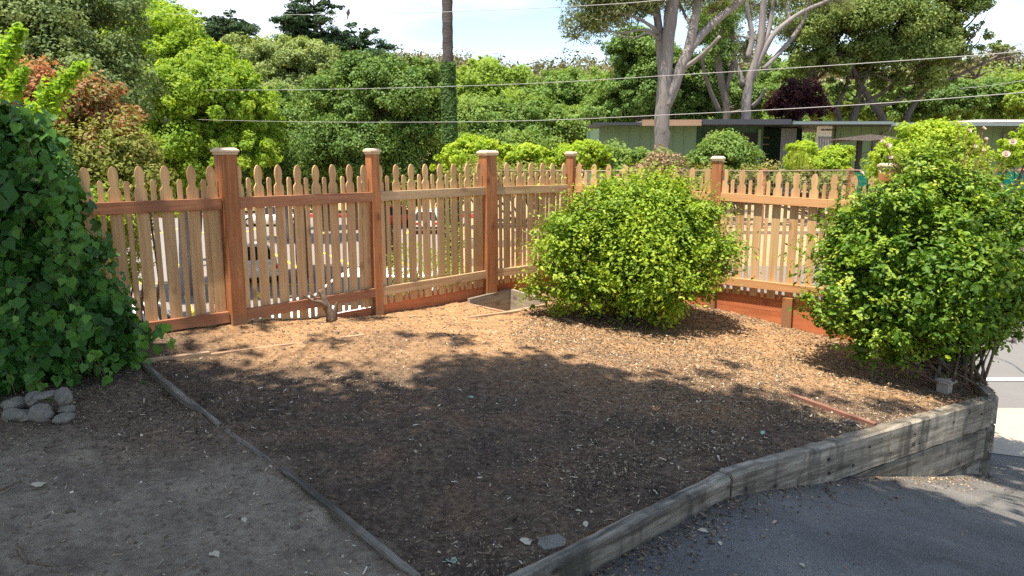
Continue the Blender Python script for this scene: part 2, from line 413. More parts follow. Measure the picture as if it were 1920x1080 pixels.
def inpoly(x, y, poly):
    x = np.asarray(x); y = np.asarray(y); r = np.zeros(x.shape, bool); n = len(poly)
    for i in range(n):
        x1, y1 = poly[i][:2]; x2, y2 = poly[(i + 1) % n][:2]
        c = ((y1 > y) != (y2 > y)) & (x < (x2 - x1) * (y - y1) / ((y2 - y1) if y2 != y1 else 1e-9) + x1)
        r ^= c
    return r
PITC = [G(877, 570), G(957, 553), G(1023, 576), G(950, 587)]
YARD = [(-9, -3), (-9, 3.2), (-3.62, 4.76), (-2.27, 5.9), (-1.31, 7.01), (-.28, 8.09), (.69, 8.90), (2.21, 8.10), (3.64, 7.33), (4.25, 6.7), (4.1, 6.05), (3.80, 5.80), (1.06, 3.62), (0.0, 2.59), (-.64, 2.03), (-3.2, -.3), (-6, -3)]
LINE = [G(780, 1085), G(530, 885), G(470, 840), G(415, 800), G(265, 683)]     # path / bed border
PATHPOLY = [(-9, -3), (-9, 6)] + [(-2.9, 4.9)] + [(p.x, p.y) for p in LINE[::-1]] + [(-.35, 2.1), (-3, -.5), (-6, -3)]

def gridsheet(name, x0, x1, y0, y1, st, zf, mat, mask=None, uneven=None, smooth=True):
    xs = np.arange(x0, x1 + st / 2, st); ys = np.arange(y0, y1 + st / 2, st)
    X, Y = np.meshgrid(xs, ys); Z = zf(X, Y)
    nx, ny = len(xs), len(ys)
    idx = np.arange(nx * ny).reshape(ny, nx)
    q = np.stack([idx[:-1, :-1], idx[:-1, 1:], idx[1:, 1:], idx[1:, :-1]], -1).reshape(-1, 4)
    if mask is not None:
        cx = (X[:-1, :-1] + st / 2).ravel(); cy = (Y[:-1, :-1] + st / 2).ravel()
        q = q[mask(cx, cy)]
    used = np.unique(q); remap = np.full(nx * ny, -1); remap[used] = np.arange(len(used))
    V = np.stack([X.ravel(), Y.ravel(), Z.ravel()], 1)[used]; q = remap[q]
    me = npmesh(name, V, q.ravel(), np.arange(len(q)) * 4, mat, smooth=smooth)
    return me, V
def addattr(me, name, vals):
    a = me.attributes.new(name, 'FLOAT', 'POINT'); a.data.foreach_set('value', np.asarray(vals, dtype=np.float32))

# ---- soil material
def soilmat():
    m, nt, out = newmat('garden_soil')
    v = coords(nt)
    pa = N(nt, 'ShaderNodeAttribute', attribute_name='path').outputs['Fac']
    sun_dr = N(nt, 'ShaderNodeAttribute', attribute_name='dry').outputs['Fac']
    n1 = noise(nt, 2.2, 8, .6, v); n2 = noise(nt, 28, 8, .7, v); n3 = noise(nt, 120, 4, .6, v)
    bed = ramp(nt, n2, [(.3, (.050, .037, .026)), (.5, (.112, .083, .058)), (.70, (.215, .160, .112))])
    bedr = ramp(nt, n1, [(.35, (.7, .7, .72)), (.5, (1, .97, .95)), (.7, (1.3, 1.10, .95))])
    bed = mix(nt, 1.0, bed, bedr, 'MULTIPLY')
    dry = ramp(nt, n2, [(.3, (.19, .105, .048)), (.5, (.32, .19, .095)), (.72, (.46, .31, .17))])  # pale tan: dry soil plus the brightness of the sunny part, in colour
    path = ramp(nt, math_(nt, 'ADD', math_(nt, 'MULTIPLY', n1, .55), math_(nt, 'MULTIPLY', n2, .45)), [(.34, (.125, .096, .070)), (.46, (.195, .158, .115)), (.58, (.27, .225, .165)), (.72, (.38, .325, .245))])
    c = mix(nt, sun_dr, bed, dry); c = mix(nt, pa, c, path)
    n4 = noise(nt, 330, 3, .7, v); gr = ramp(nt, n4, [(.3, (.62, .6, .6)), (.5, (1, 1, 1)), (.7, (1.5, 1.45, 1.4))])
    c = mix(nt, 1.0, c, gr, 'MULTIPLY')
    n5 = noise(nt, 9, 8, .75, v); gr = ramp(nt, n5, [(.33, (.72, .68, .68)), (.55, (1.1, 1.08, 1.05))])
    c = mix(nt, 1.0, c, gr, 'MULTIPLY')
    wn = N(nt, 'ShaderNodeTexVoronoi', inp={'Scale': 95.0}); nt.links.new(v, wn.inputs['Vector'])
    fl = ramp(nt, math_(nt, 'MULTIPLY', wn.outputs['Distance'], 1.0), [(.10, (1, 1, 1)), (.2, (0, 0, 0))])
    sel = ramp(nt, n3, [(.6, (0, 0, 0)), (.66, (1, 1, 1))])
    c = mix(nt, math_(nt, 'MULTIPLY', math_(nt, 'MULTIPLY', fl, sel), .5), c, (.45, .36, .25))
    h = math_(nt, 'ADD', math_(nt, 'MULTIPLY', n2, .7), math_(nt, 'MULTIPLY', n3, .3))
    principled(nt, out, c, .95, .12, h, .9, .02)
    return m
M['soil'] = soilmat()
def asphaltmat():
    m, nt, out = newmat('driveway_asphalt')
    v = coords(nt)
    n1 = noise(nt, 1.1, 6, .6, v, .5); n2 = noise(nt, 170, 3, .6, v); n3 = noise(nt, 6, 6, .65, v)
    c = ramp(nt, n1, [(.3, (.072, .068, .062)), (.5, (.115, .109, .10)), (.62, (.145, .136, .122)), (.75, (.24, .22, .185))])
    sp = ramp(nt, n2, [(.35, (.5, .5, .5)), (.5, (1, 1, 1)), (.68, (1.7, 1.65, 1.55))]); c = mix(nt, 1.0, c, sp, 'MULTIPLY')
    st = ramp(nt, n3, [(.55, (0, 0, 0)), (.75, (1, 1, 1))])
    c = mix(nt, math_(nt, 'MULTIPLY', st, .35), c, (.22, .21, .19))
    principled(nt, out, c, .85, .25, math_(nt, 'ADD', n2, math_(nt, 'MULTIPLY', n3, .4)), .5, .006)
    return m
M['asphalt'] = asphaltmat()
def groundmat():
    m, nt, out = newmat('ground')
    v = coords(nt)
    n = noise(nt, .8, 8, .65, v); n2 = noise(nt, 9, 6, .7, v)
    c = ramp(nt, math_(nt, 'ADD', math_(nt, 'MULTIPLY', n, .6), math_(nt, 'MULTIPLY', n2, .4)), [(.3, (.16, .11, .06)), (.45, (.36, .25, .15)), (.6, (.34, .27, .13)), (.75, (.50, .37, .25))])
    principled(nt, out, c, .95, .1, n2, .6, .05)
    return m
M['ground'] = groundmat()
M['street'] = plain('street_asphalt', (.16, .152, .142), .95, .1, var=.10, sc=3)

# ------------------------------------------------------------------ SETTING sheets
# base land: graded grid
def axis(a, fine0, fine1, b, st, grow=1.22):
    l = list(np.arange(fine0, fine1 + st / 2, st)); s = st; x = fine0
    left = []
    while x > a: s *= grow; x -= s; left.append(x)
    s = st; x = l[-1]; right = []
    while x < b: s *= grow; x += s; right.append(x)
    return np.array(left[::-1] + l + right)
def groundbase():
    xs = axis(-420, -24, 26, 420, .4); ys = axis(-120, -4, 32, 700, .4)
    X, Y = np.meshgrid(xs, ys); Z = basez(X, Y)
    under = inpoly(X, Y, [(-9.6, -4), (-9.6, 4), (-3.8, 5.0), (.69, 9.3), (3.9, 7.8), (4.8, 6.6), (4.2, 5.4), (0, 2), (-4, -4)])
    Z = np.where(under, np.minimum(Z, -1.2), Z)
    Z = np.where((Y < 9.0) & (X > -4) & (~under), np.minimum(Z, drivez(X, Y) - .12), Z)
    # under street and lot
    Z = np.where(roadmask(X, Y) , Z - .12, Z); Z = np.where((X > 2.4) & (Y > 7.6) & (Y < 18.9), -1.62, Z)
    nx, ny = len(xs), len(ys); idx = np.arange(nx * ny).reshape(ny, nx)
    q = np.stack([idx[:-1, :-1], idx[:-1, 1:], idx[1:, 1:], idx[1:, :-1]], -1).reshape(-1, 4)
    me = npmesh('ground', np.stack([X.ravel(), Y.ravel(), Z.ravel()], 1), q.ravel(), np.arange(len(q)) * 4, M['ground'], smooth=True)
    tag(meshobj('ground', me), kind='structure')
def roadmask(x, y):
    x = np.asarray(x, float)
    return ((y > 9.2) & (y < 18.9) & (x > 2.6)) | ((y > 13.5) & (y < 62) & (x < -3.2) & (x > -60))
groundbase()
me, _ = gridsheet('street', 2.8, 60, 8.1, 19.3, .4, lambda x, y: np.full_like(x, -1.325), M['street'], None)
tag(meshobj('street', me), kind='structure')
me, _ = gridsheet('parking_lot', -58, -3.4, 14.4, 61, .8, lambda x, y: np.full_like(x, -3.56), M['lot'], None)
tag(meshobj('parking_lot', me), kind='structure')
def strip(mb, a, b, w, z):
    a = Vector((a[0], a[1], z)); b = Vector((b[0], b[1], z)); d = (b - a).normalized(); n = Vector((-d.y, d.x, 0)) * w / 2
    vs = [mb.bm.verts.new(p) for p in (a - n, b - n, b + n, a + n)]
    mb.bm.faces.new(vs)
m_ = MB()
for k in range(14):
    strip(m_, (-26 + k * 2.7, 22.5), (-28.5 + k * 2.7, 27.5), .14, -3.552) if -26 + k * 2.7 < -4 else None
for k in range(16):
    if -34 + k * 2.7 < -4: strip(m_, (-34 + k * 2.7, 33.5), (-37 + k * 2.7, 39), .15, -3.552)
for k in range(18):
    if -42 + k * 2.7 < -4: strip(m_, (-42 + k * 2.7, 47), (-42 + k * 2.7, 53), .18, -3.552)
strip(m_, (-40, 30.4), (-5, 29.0), .14, -3.548)
tag(m_.build('parking_lines', M['yellow']), kind='structure')
m_ = MB(); m_.box((-30, 61.2, -3.45), (58, .35, .34), bevel=.03)
tag(m_.build('far_kerb', M['redcurb']), kind='structure')
m_ = MB(); m_.box((-30, 62.9, -3.36), (58, 3.0, .16)); tag(m_.build('far_pavement', M['concrete']), kind='structure')
m_ = MB(); strip(m_, (4.6, 9.25), (60, 9.25), .13, -1.312); tag(m_.build('street_line', M['whiteline']), kind='structure')
# driveway
def dmask(x, y):
    return ~inpoly(x, y, [(-20, -20), (-20, 20), (3.95, 20), (3.95, 6.3), (3.80, 5.86), (1.04, 3.64), (-.02, 2.6), (-.68, 2.05), (-3.3, -.3), (-8, -4.5), (-8, -20)])
me, _ = gridsheet('driveway', -3, 14, -3, 6.58, .06, drivez, M['asphalt'], dmask)
tag(meshobj('driveway', me), kind='structure')
def pavez(x, y):
    t = np.clip((y - 6.56) / 1.2, 0, 1); t2 = np.clip((y - 7.76) / .4, 0, 1)
    joint = ((np.abs((x - 3.98) % 2.0) < .02) | (np.abs(y - 7.72) < .02)) * .012
    return (drivez(x, np.full_like(x, 6.56)) + .006) * (1 - t) + -1.25 * t - .066 * t2 - joint
me, _ = gridsheet('pavement', 3.9, 18, 6.56, 8.16, .04, pavez, M['concrete'], None)
tag(meshobj('pavement', me), kind='structure')

# yard soil
def yz(x, y):
    z = yardz(x, y)
    z = z + (vnoise(x, y, 3.0, 1) - .5) * .028 + (vnoise(x, y, 9, 2) - .5) * .016 + (vnoise(x, y, 24, 4) - .5) * .011
    z = z + (vnoise(x, y, 60, 5) - .5) * .006
    pit = inpoly(x, y, [(p.x, p.y) for p in PITC])
    return np.where(pit, z - .22, z)
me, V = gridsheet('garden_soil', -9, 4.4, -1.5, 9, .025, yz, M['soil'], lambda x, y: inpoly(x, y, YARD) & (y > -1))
def blurpath(x, y):
    xx = x + (vnoise(x, y, 5, 8) - .5) * .16; yy = y + (vnoise(x, y, 5, 9) - .5) * .16
    r = np.zeros(len(x))
    for dx, dy in ((0, 0), (.04, 0), (-.04, 0), (0, .04), (0, -.04)): r += inpoly(xx + dx, yy + dy, PATHPOLY)
    return r / 5
pth = blurpath(V[:, 0], V[:, 1])
# litter collects near the ivy: path is darker and mixed there
pth = pth * (1 - .75 * sstep(3.3, 4.1, V[:, 1] + (vnoise(V[:, 0], V[:, 1], 2, 6) - .5) * .9))
addattr(me, 'path', pth)
def sun_dryf(x, y):  # mask of the sunny far part: drier soil and painted sunlight together
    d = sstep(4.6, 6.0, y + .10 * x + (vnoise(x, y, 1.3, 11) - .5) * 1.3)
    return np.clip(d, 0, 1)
addattr(me, 'dry', sun_dryf(V[:, 0], V[:, 1]))
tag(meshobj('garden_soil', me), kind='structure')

# ------------------------------------------------------------------ chips and litter (uncountable)
def leafmesh(name, C, Nn, size, shape, mat, rnd, origin=None, tang=None, parent=None, jitter=None):
    """shape: (k,3) outline x,y,z in leaf plane units; two halves folded handled by shape faces list"""
    pts, faces = shape
    pts = np.asarray(pts, float); k = len(pts); n = len(C)
    Nn = Nn / np.maximum(1e-6, np.linalg.norm(Nn, axis=1, keepdims=True))
    t = rng.normal(size=(n, 3)) if tang is None else tang
    t = t - (t * Nn).sum(1, keepdims=True) * Nn; t /= np.maximum(1e-6, np.linalg.norm(t, axis=1, keepdims=True))
    b = np.cross(Nn, t)
    s = np.asarray(size).reshape(-1, 1, 1)
    P_ = C[:, None, :] + s * (pts[None, :, 0:1] * b[:, None, :] + pts[None, :, 1:2] * t[:, None, :] + pts[None, :, 2:3] * Nn[:, None, :])
    V = P_.reshape(-1, 3)
    loops = []; starts = []; off = 0
    fl = np.concatenate([np.asarray(f) for f in faces]); L = len(fl)
    loops = (np.arange(n)[:, None] * k + fl[None, :]).ravel()
    fs = np.cumsum([0] + [len(f) for f in faces[:-1]])
    starts = (np.arange(n)[:, None] * L + fs[None, :]).ravel()
    r = np.repeat(rnd, len(faces))
    if origin is not None: V = V - np.array(origin)
    me = npmesh(name, V, loops, starts, mat, rnd=r)
    o = bpy.data.objects.new(name, me)
    if origin is not None: o.location = origin
    link(o)
    if parent is not None: o.parent = parent; o.location = Vector(origin) - wloc(parent) if origin is not None else -wloc(parent)
    return o
QUAD = ([(-.32, -.5, 0), (.32, -.42, 0), (.28, .5, 0), (-.3, .42, 0)], [[0, 1, 2, 3]])
SLIV = ([(-.085, -.5, 0), (.09, -.45, .04), (.07, .5, 0), (-.07, .5, 0)], [[0, 1, 2, 3]])
RHOMB = ([(0, -.5, 0), (.3, 0, .06), (0, .55, 0), (-.3, 0, .06)], [[0, 1, 2, 3]])
OVAL = ([(0, -.5, 0), (.24, -.22, .07), (.27, .1, .08), (0, .55, -.04), (-.27, .1, .08), (-.24, -.22, .07)], [[0, 1, 2, 3], [0, 3, 4, 5]])
IVYL = ([(0, -.42, 0), (.30, -.50, .03), (.50, -.16, .02), (.33, .12, .06), (0, .58, -.06), (-.33, .12, .06), (-.50, -.16, .02), (-.30, -.50, .03), (0, -.05, -.03)],
        [[0, 1, 2, 3, 8], [8, 3, 4], [8, 4, 5], [8, 5, 6, 7, 0]])
LONG = ([(0, -.6, 0), (.13, -.1, .04), (0, .6, -.08), (-.13, -.1, .04)], [[0, 1, 2, 3]])

def chips():
    n = 640000
    x = rng.uniform(-5, 4.2, n); y = rng.uniform(1.4, 8.9, n)
    inside = inpoly(x, y, YARD) & ~inpoly(x, y, [(p.x, p.y) for p in PITC])
    path = inpoly(x, y, PATHPOLY)
    dens = .30 + .5 * sstep(-.8, 1.6, x) + .35 * sstep(4.5, 6.2, y)
    dens *= .35 + 1.0 * sstep(.35, .75, vnoise(x, y, 1.4, 21) * .6 + vnoise(x, y, 5, 22) * .4)
    dens = np.where(path, .09 + .5 * sstep(3.3, 4.3, y), dens); dens = np.where((x < -.2 + .4 * vnoise(x, y, 2, 5)) & (y > 5), dens * .35, dens)
    strip_ = sstep(1.0, .3, np.abs((x - .0) * .73 - (y - 7.5) * .68 + .4)) * 0
    keep = inside & (rng.random(n) < dens)
    x, y = x[keep], y[keep]; n = len(x)
    z = yz(x, y) + .004
    Nn = np.stack([rng.normal(0, .35, n), rng.normal(0, .35, n), np.ones(n)], 1)
    size = rng.lognormal(math.log(.0074), .45, n).clip(.0035, .022)
    C = np.stack([x, y, z], 1)
    half = rng.random(n) < .55
    m, nt, out = newmat('wood_chip')
    at = N(nt, 'ShaderNodeAttribute', attribute_name='rnd')
    c = ramp(nt, at.outputs['Fac'], [(0, (.035, .024, .018)), (.4, (.11, .075, .048)), (.75, (.25, .18, .105)), (.94, (.42, .32, .20)), (1, (.72, .64, .50))])
    principled(nt, out, c, .9, .15)
    r = rng.random(n); r = np.where(path[keep] & (y < 3.6), .45 + .55 * r, r)
    o = leafmesh('wood_chips', C[half], Nn[half], size[half] * rng.uniform(1.2, 2.6, half.sum()), SLIV, m, r[half])
    tag(o, 'thin slivers of wood chip and straw strewn over the garden bed', 'wood chips', kind='stuff')
    o = leafmesh('leaf_litter', C[~half], Nn[~half], size[~half], QUAD, m, r[~half])
    tag(o, 'small dry leaf scraps and chips strewn over the soil', 'leaf litter', kind='stuff')
    # clods
    n = 9000
    x = rng.uniform(-4, 4, n); y = rng.uniform(1.5, 8.6, n); k = inpoly(x, y, YARD) & ~inpoly(x, y, [(p.x, p.y) for p in PITC]); x, y = x[k], y[k]
    z = yz(x, y)
    base = np.array([(1, 0, 0), (-1, 0, 0), (0, 1, 0), (0, -1, 0), (0, 0, 1), (0, 0, -1)], float)
    fc = np.array([(0, 2, 4), (2, 1, 4), (1, 3, 4), (3, 0, 4), (2, 0, 5), (1, 2, 5), (3, 1, 5), (0, 3, 5)])
    s = rng.lognormal(math.log(.008), .5, len(x)).clip(.004, .028)
    V = np.stack([x, y, z], 1)[:, None, :] + base[None] * s[:, None, None] * rng.uniform(.6, 1.2, (len(x), 6, 1)) * np.array([1, 1, .7])
    L = (np.arange(len(x))[:, None, None] * 6 + fc[None]).ravel()
    me = npmesh('soil_clods', V.reshape(-1, 3), L, np.arange(len(L) // 3) * 3, M['clod'], smooth=True)
    tag(meshobj('soil_clods', me), 'small crumbs of soil and gravel on the garden bed', 'soil', kind='stuff')
M['clod'] = plain('clod', (.15, .115, .085), .95, .1, var=.5, sc=30)
chips()
def grit():
    n = 5200; W = np.array(WALLP); i = rng.integers(0, 3, n)
    p = W[i] + (W[i + 1] - W[i]) * rng.random((n, 1)); d = W[i + 1] - W[i]; d /= np.linalg.norm(d, axis=1, keepdims=True)
    off = .05 + rng.exponential(.10, n); x = p[:, 0] + d[:, 1] * off; y = p[:, 1] - d[:, 0] * off
    k = rng.random(n) < .12; x = np.where(k, rng.uniform(0, 5, n), x); y = np.where(k, rng.uniform(1.2, 5.5, n), y)
    ok = dmask(x, y); x, y = x[ok], y[ok]; n = len(x)
    o = leafmesh('driveway_litter', np.stack([x, y, drivez(x, y) + .004], 1), np.stack([rng.normal(0, .3, n), rng.normal(0, .3, n), np.ones(n)], 1), rng.lognormal(math.log(.008), .5, n).clip(.003, .03), QUAD, bpy.data.materials['wood_chip'], rng.random(n) * .95)
    tag(o, 'grit and leaf crumbs gathered on the asphalt along the timber wall', 'leaf litter', kind='stuff')
grit()

# ------------------------------------------------------------------ picket fence
def fence():
    root = empty('picket_fence', (FEN[4].x, FEN[4].y, -.04), 'redwood and cedar picket fence with pointed pickets turning the corner of the yard', 'fence')
    o0 = wloc(root)
    gp = [(-.044, 0), (.044, 0)]
    H = 1.33
    prof = [(.0425, 0), (.0425, H - .185), (.039, H - .172), (.028, H - .158), (.0235, H - .146), (.0255, H - .130), (.0305, H - .105), (.0335, H - .080), (.0315, H - .052), (.0245, H - .025), (.014, H - .007), (0, H)]
    prof = prof + [(-a, b) for a, b in prof[-2::-1]]
    b = MB(); b.prism(prof, (0, -.0055, 0), (1, 0, 0), (0, 0, 1), (0, 1, 0), .015); g0 = b.build('gothic_picket', M['picket'], root)
    H2 = 1.225
    pr = [(.0180, 0), (.0180, H2 - .02), (.0135, H2 - .006), (.006, H2), (-.006, H2), (-.0135, H2 - .006), (-.0180, H2 - .02), (-.0180, 0)]
    b = MB(); b.prism(pr, (0, -.0055, 0), (1, 0, 0), (0, 0, 1), (0, 1, 0), .015); s0 = b.build('slim_picket', M['picket'], root)
    first = {'g': True, 's': True}
    def put(proto, key, p, ang):
        o = proto if first[key] else proto.copy()
        if not first[key]: link(o, root)
        first[key] = False
        o.location = Vector(p) - o0; o.rotation_euler = (random.uniform(-.004, .004), random.uniform(-.007, .007), ang)
    widths = [.14, .125, .092, .14, .092, .10, .14]
    for i, p in enumerate(FEN):
        d1 = (FEN[min(i + 1, 6)] - FEN[max(i, 0)]) if i < 6 else FEN[6] - FEN[5]
        if i == 4: d1 = FEN[5] - FEN[4]
        ang = math.atan2(d1.y, d1.x)
        gz = float(yardz(p.x, p.y)) - .25; top = p.z + (.33 if i not in (2,) else .345)
        w = widths[i]
        b = MB(); b.box((0, 0, (top - gz) / 2), (w, w, top - gz), bevel=.004)
        o = b.build('post', M['post'], root); o.location = Vector((p.x, p.y, gz)) - o0; o.rotation_euler.z = ang
        c = MB(); cw = w + .034
        c.box((0, 0, .0005 + .008), (w + .012, w + .012, .017)); c.box((0, 0, .0275), (cw, cw, .021), bevel=.006); c.box((0, 0, .0455), (cw - .012, cw - .012, .015), taper=.72)
        c = c.build('cap', M['cap'], o); c.location = (0, 0, top - gz)
    kinds = ['rail_red', 'rail_red', 'rail_tan', 'rail_tan', 'rail_orange', 'rail_orange']
    for i in range(6):
        a, b_ = FEN[i], FEN[i + 1]; d = (b_ - a); L = Vector((d.x, d.y, 0)).length; ang = math.atan2(d.y, d.x)
        dh = Vector((d.x, d.y, 0)).normalized(); n = Vector((dh.y, -dh.x, 0))   # camera side
        slope = d.z / L
        w0, w1 = widths[i] / 2, widths[i + 1] / 2
        t0, t1 = w0 + .001, L - w1 - .001
        if i in (4,): t0 += .02
        if i == 3: t1 -= .03
        for dz in (0, -.9):
            r = MB(); r.box((0, 0, 0), (math.hypot(t1 - t0, (t1 - t0) * slope), .038, .086), bevel=.003)
            o = r.build('top_rail' if dz == 0 else 'bottom_rail', M[kinds[i]], root)
            m = a + dh * ((t0 + t1) / 2); o.location = Vector((m.x, m.y, a.z + slope * (t0 + t1) / 2 + dz - .043)) + n * .024 - o0
            o.rotation_euler = (0, -math.atan(slope), ang)
        ng = max(1, round((t1 - t0) / .187)); per = (t1 - t0 - .06) / (ng - .0)
        back = n * (.024 - .019 - .0098)
        for k in range(ng + 1):
            t = t0 + .03 + per * k
            if k == ng and i != 3: t -= .018
            zt = a.z + slope * t + .25
            if t < t1 - .02: put(g0, 'g', Vector((a.x, a.y, 0)) + dh * t + back + Vector((0, 0, zt - H + random.uniform(-.004, .004))), ang)
            t += per / 2
            if k < ng:
                zt = a.z + slope * t + .148
                put(s0, 's', Vector((a.x, a.y, 0)) + dh * t + back + Vector((0, 0, zt - H2 + random.uniform(-.004, .004))), ang)
        # kick boards behind the picket feet
        if i >= 1:
            zt0 = a.z - 1.035; zt1 = b_.z - 1.035
            nb = {1: 1, 2: 1, 3: 2, 4: 2, 5: 3}[i]
            for k in range(nb):
                r = MB(); hh = .185
                r.box((0, 0, 0), (t1 - t0, .038, hh - .003), bevel=.002)
                o = r.build('kick_board', M['board'], root)
                m = a + dh * ((t0 + t1) / 2)
                o.location = Vector((m.x, m.y, (zt0 + zt1) / 2 - hh / 2 - hh * k - (.06 if i == 1 else 0))) + n * (.024 - .019 - .0195 - .0195) - o0
                o.rotation_euler = (0, -math.atan(slope), ang)
    # short stub post in front of the last panel's boards
    a = FEN[5]; d = (FEN[6] - a); dh = Vector((d.x, d.y, 0)).normalized(); n = Vector((dh.y, -dh.x, 0))
    st = MB(); st.box((0, 0, .16), (.10, .045, .42), bevel=.004)
    o = st.build('stub_post', M['post'], root); q = a + dh * .80
    o.location = Vector((q.x, q.y, float(yardz(q.x, q.y)) - .06)) + n * .03 - o0; o.rotation_euler.z = math.atan2(d.y, d.x)
fence()

# ------------------------------------------------------------------ timber retaining wall
def timberwall():
    root = empty('timber_retaining_wall', (1.09, 3.58, -.1), 'weathered grey timber retaining wall of thick boards along the driveway', 'retaining wall')
    def board(name, a, b, th, h, mat, nx=40, top0=None, wob=.005):
        a = Vector(a); b = Vector(b); d = b - a; L = Vector((d.x, d.y, 0)).length; dh = Vector((d.x, d.y, 0)).normalized()
        bm = bmesh.new(); rings = []
        for i in range(nx + 1):
            t = L * i / nx; z = a.z + d.z * i / nx
            w = (vnoise(np.array([t]), np.array([a.x]), 6, 3)[0] - .5) * wob * 2; w2 = (vnoise(np.array([t]), np.array([a.x + 3]), 14, 5)[0] - .5) * wob * 2
            prof = [(-th / 2, -h), (th / 2 + w2, -h), (th / 2 + w2, -h * .5), (th / 2 + w2, -.016), (th / 2 - .012 + w, 0 + w), (-th / 2 + .012, 0 + w2), (-th / 2, -.015)]
            rings.append([bm.verts.new((t, -p[0], z - a.z + p[1])) for p in prof])
        for rg in rings:
            for q in rg: q.co.z -= d.z * q.co.x / L
        k = len(rings[0])
        for i in range(nx):
            for j in range(k): bm.faces.new((rings[i][j], rings[i][(j + 1) % k], rings[i + 1][(j + 1) % k], rings[i + 1][j]))
        bm.faces.new(rings[0]); bm.faces.new(rings[-1][::-1])
        m = MB(); m.bm.free(); m.bm = bm
        o = m.build(name, mat, root); o.location = a - wloc(root); o.rotation_euler = (0, -math.atan(d.z / L), math.atan2(dh.y, dh.x))
        return o
    w = WALLP
    board('low_board', (w[0][0], w[0][1], -.0), (w[1][0], w[1][1], .0), .085, .30, M['timber'])
    board('low_board', (w[1][0], w[1][1], -.0), (w[2][0] - .015, w[2][1] - .012, -.055), .085, .30, M['timber'])
    board('top_board', (w[2][0] + .005, w[2][1] + .004, -.045), (w[3][0], w[3][1], -.385), .095, .235, M['timber'], 70)
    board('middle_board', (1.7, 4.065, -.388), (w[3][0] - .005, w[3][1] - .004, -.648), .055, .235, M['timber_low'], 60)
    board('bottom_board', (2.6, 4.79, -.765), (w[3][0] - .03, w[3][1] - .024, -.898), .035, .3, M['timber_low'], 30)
    # short return at the end
    e = Vector((3.86, 5.80, 0))
    board('return_board', (3.885, 5.77, -.37), (4.12, 6.5, -.40), .085, .235, M['timber'], 12)
    board('return_board', (3.885, 5.77, -.61), (4.12, 6.5, -.64), .085, .235, M['timber'], 12)
    board('return_board', (3.875, 5.765, -.85), (4.10, 6.5, -.88), .085, .35, M['timber'], 12)
    # bolts / nail heads
    dh = Vector((3.85 - 1.09, 5.78 - 3.58, 0)).normalized(); n = Vector((dh.y, -dh.x, 0))
    for k, (t, dz) in enumerate([(.12, .10), (.95, .08), (.97, .17), (1.25, .17), (1.45, .08), (1.75, .17), (2.1, .09), (2.2, .17), (2.75, .09), (3.3, .10)]):
        p = Vector((1.09, 3.58, -.045 - t * .097 - dz)) + dh * t + n * .0485
        b = MB(); b.tube([p, p + n * .006], [.011, .009], 10); b.build('bolt_head', M['plastic'], root, world=True)
timberwall()

# ------------------------------------------------------------------ edging boards, pit
def boardalong(name, pts, w, h, mat, label, cat, zoff=0.0, group=None, n=10):
    pts = [Vector(p) for p in pts]; a, b = pts[0], pts[-1]
    d = b - a; L = Vector((d.x, d.y, 0)).length; dh = Vector((d.x, d.y, 0)).normalized(); nn = Vector((-dh.y, dh.x, 0))
    m = MB(); rings = []
    za = float(yardz(a.x, a.y)); zb = float(yardz(b.x, b.y))
    for i in range(n + 1):
        t = i / n
        p = nn * random.uniform(-.0012, .0012) + dh * L * t; z = (zb - za) * t + random.uniform(-.0008, .0008)
        rings.append([m.bm.verts.new(p + nn * (s * w / 2) + Vector((0, 0, z + q + zoff))) for s, q in ((-1, h - .08), (1, h - .08), (1, h - .004), (.7, h), (-.7, h), (-1, h - .004))])
    for i in range(n):
        for j in range(6): m.bm.faces.new((rings[i][j], rings[i][(j + 1) % 6], rings[i + 1][(j + 1) % 6], rings[i + 1][j]))
    m.bm.faces.new(rings[0]); m.bm.faces.new(rings[-1][::-1])
    # rotate so local x runs along board
    ang = math.atan2(dh.y, dh.x)
    for v in m.bm.verts: v.co = Matrix.Rotation(-ang, 3, 'Z') @ v.co
    o = m.build(name, mat); o.location = (a.x, a.y, za); o.rotation_euler.z = ang
    tag(o, label, cat, group); return o
EG = 'thin edging boards set in the soil'
boardalong('edging_board', [G(782, 1090), G(532, 885)], .032, .028, M['edging'], 'long grey edging board between path and bed at the bottom of the photo', 'edging board', group=EG)
boardalong('edging_board', [G(412, 800), G(268, 684)], .034, .018, M['edging'], 'grey edging board running from the ivy corner toward the camera', 'edging board', group=EG)
boardalong('edging_board', [G(528, 882), G(417, 804)], .03, .012, M['edging'], 'nearly buried short stretch of edging board between the two grey boards', 'edging board', group=EG)
boardalong('edging_board', [G(268, 680), G(392, 664)], .034, .024, M['edging_tan'], 'tan edging board leading right from the foot of the ivy', 'edging board', group=EG)
boardalong('edging_board', [G(395, 663), G(680, 627)], .03, .003, M['edging_tan'], 'mostly buried edging board running toward the redwood fence', 'edging board', group=EG)
boardalong('edging_board', [G(1485, 742), G(1642, 798)], .034, .018, M['edging_red'], 'reddish brown edging board meeting the timber wall on the right', 'edging board', group=EG)
boardalong('edging_board', [G(880, 598), G(1008, 581)], .03, .025, M['edging_tan'], 'tan edging board just in front of the square pit', 'edging board', group=EG)
boardalong('edging_board', [G(1010, 582), G(1092, 611)], .03, .018, M['edging_tan'], 'tan edging board from the pit toward the middle bush', 'edging board', group=EG)
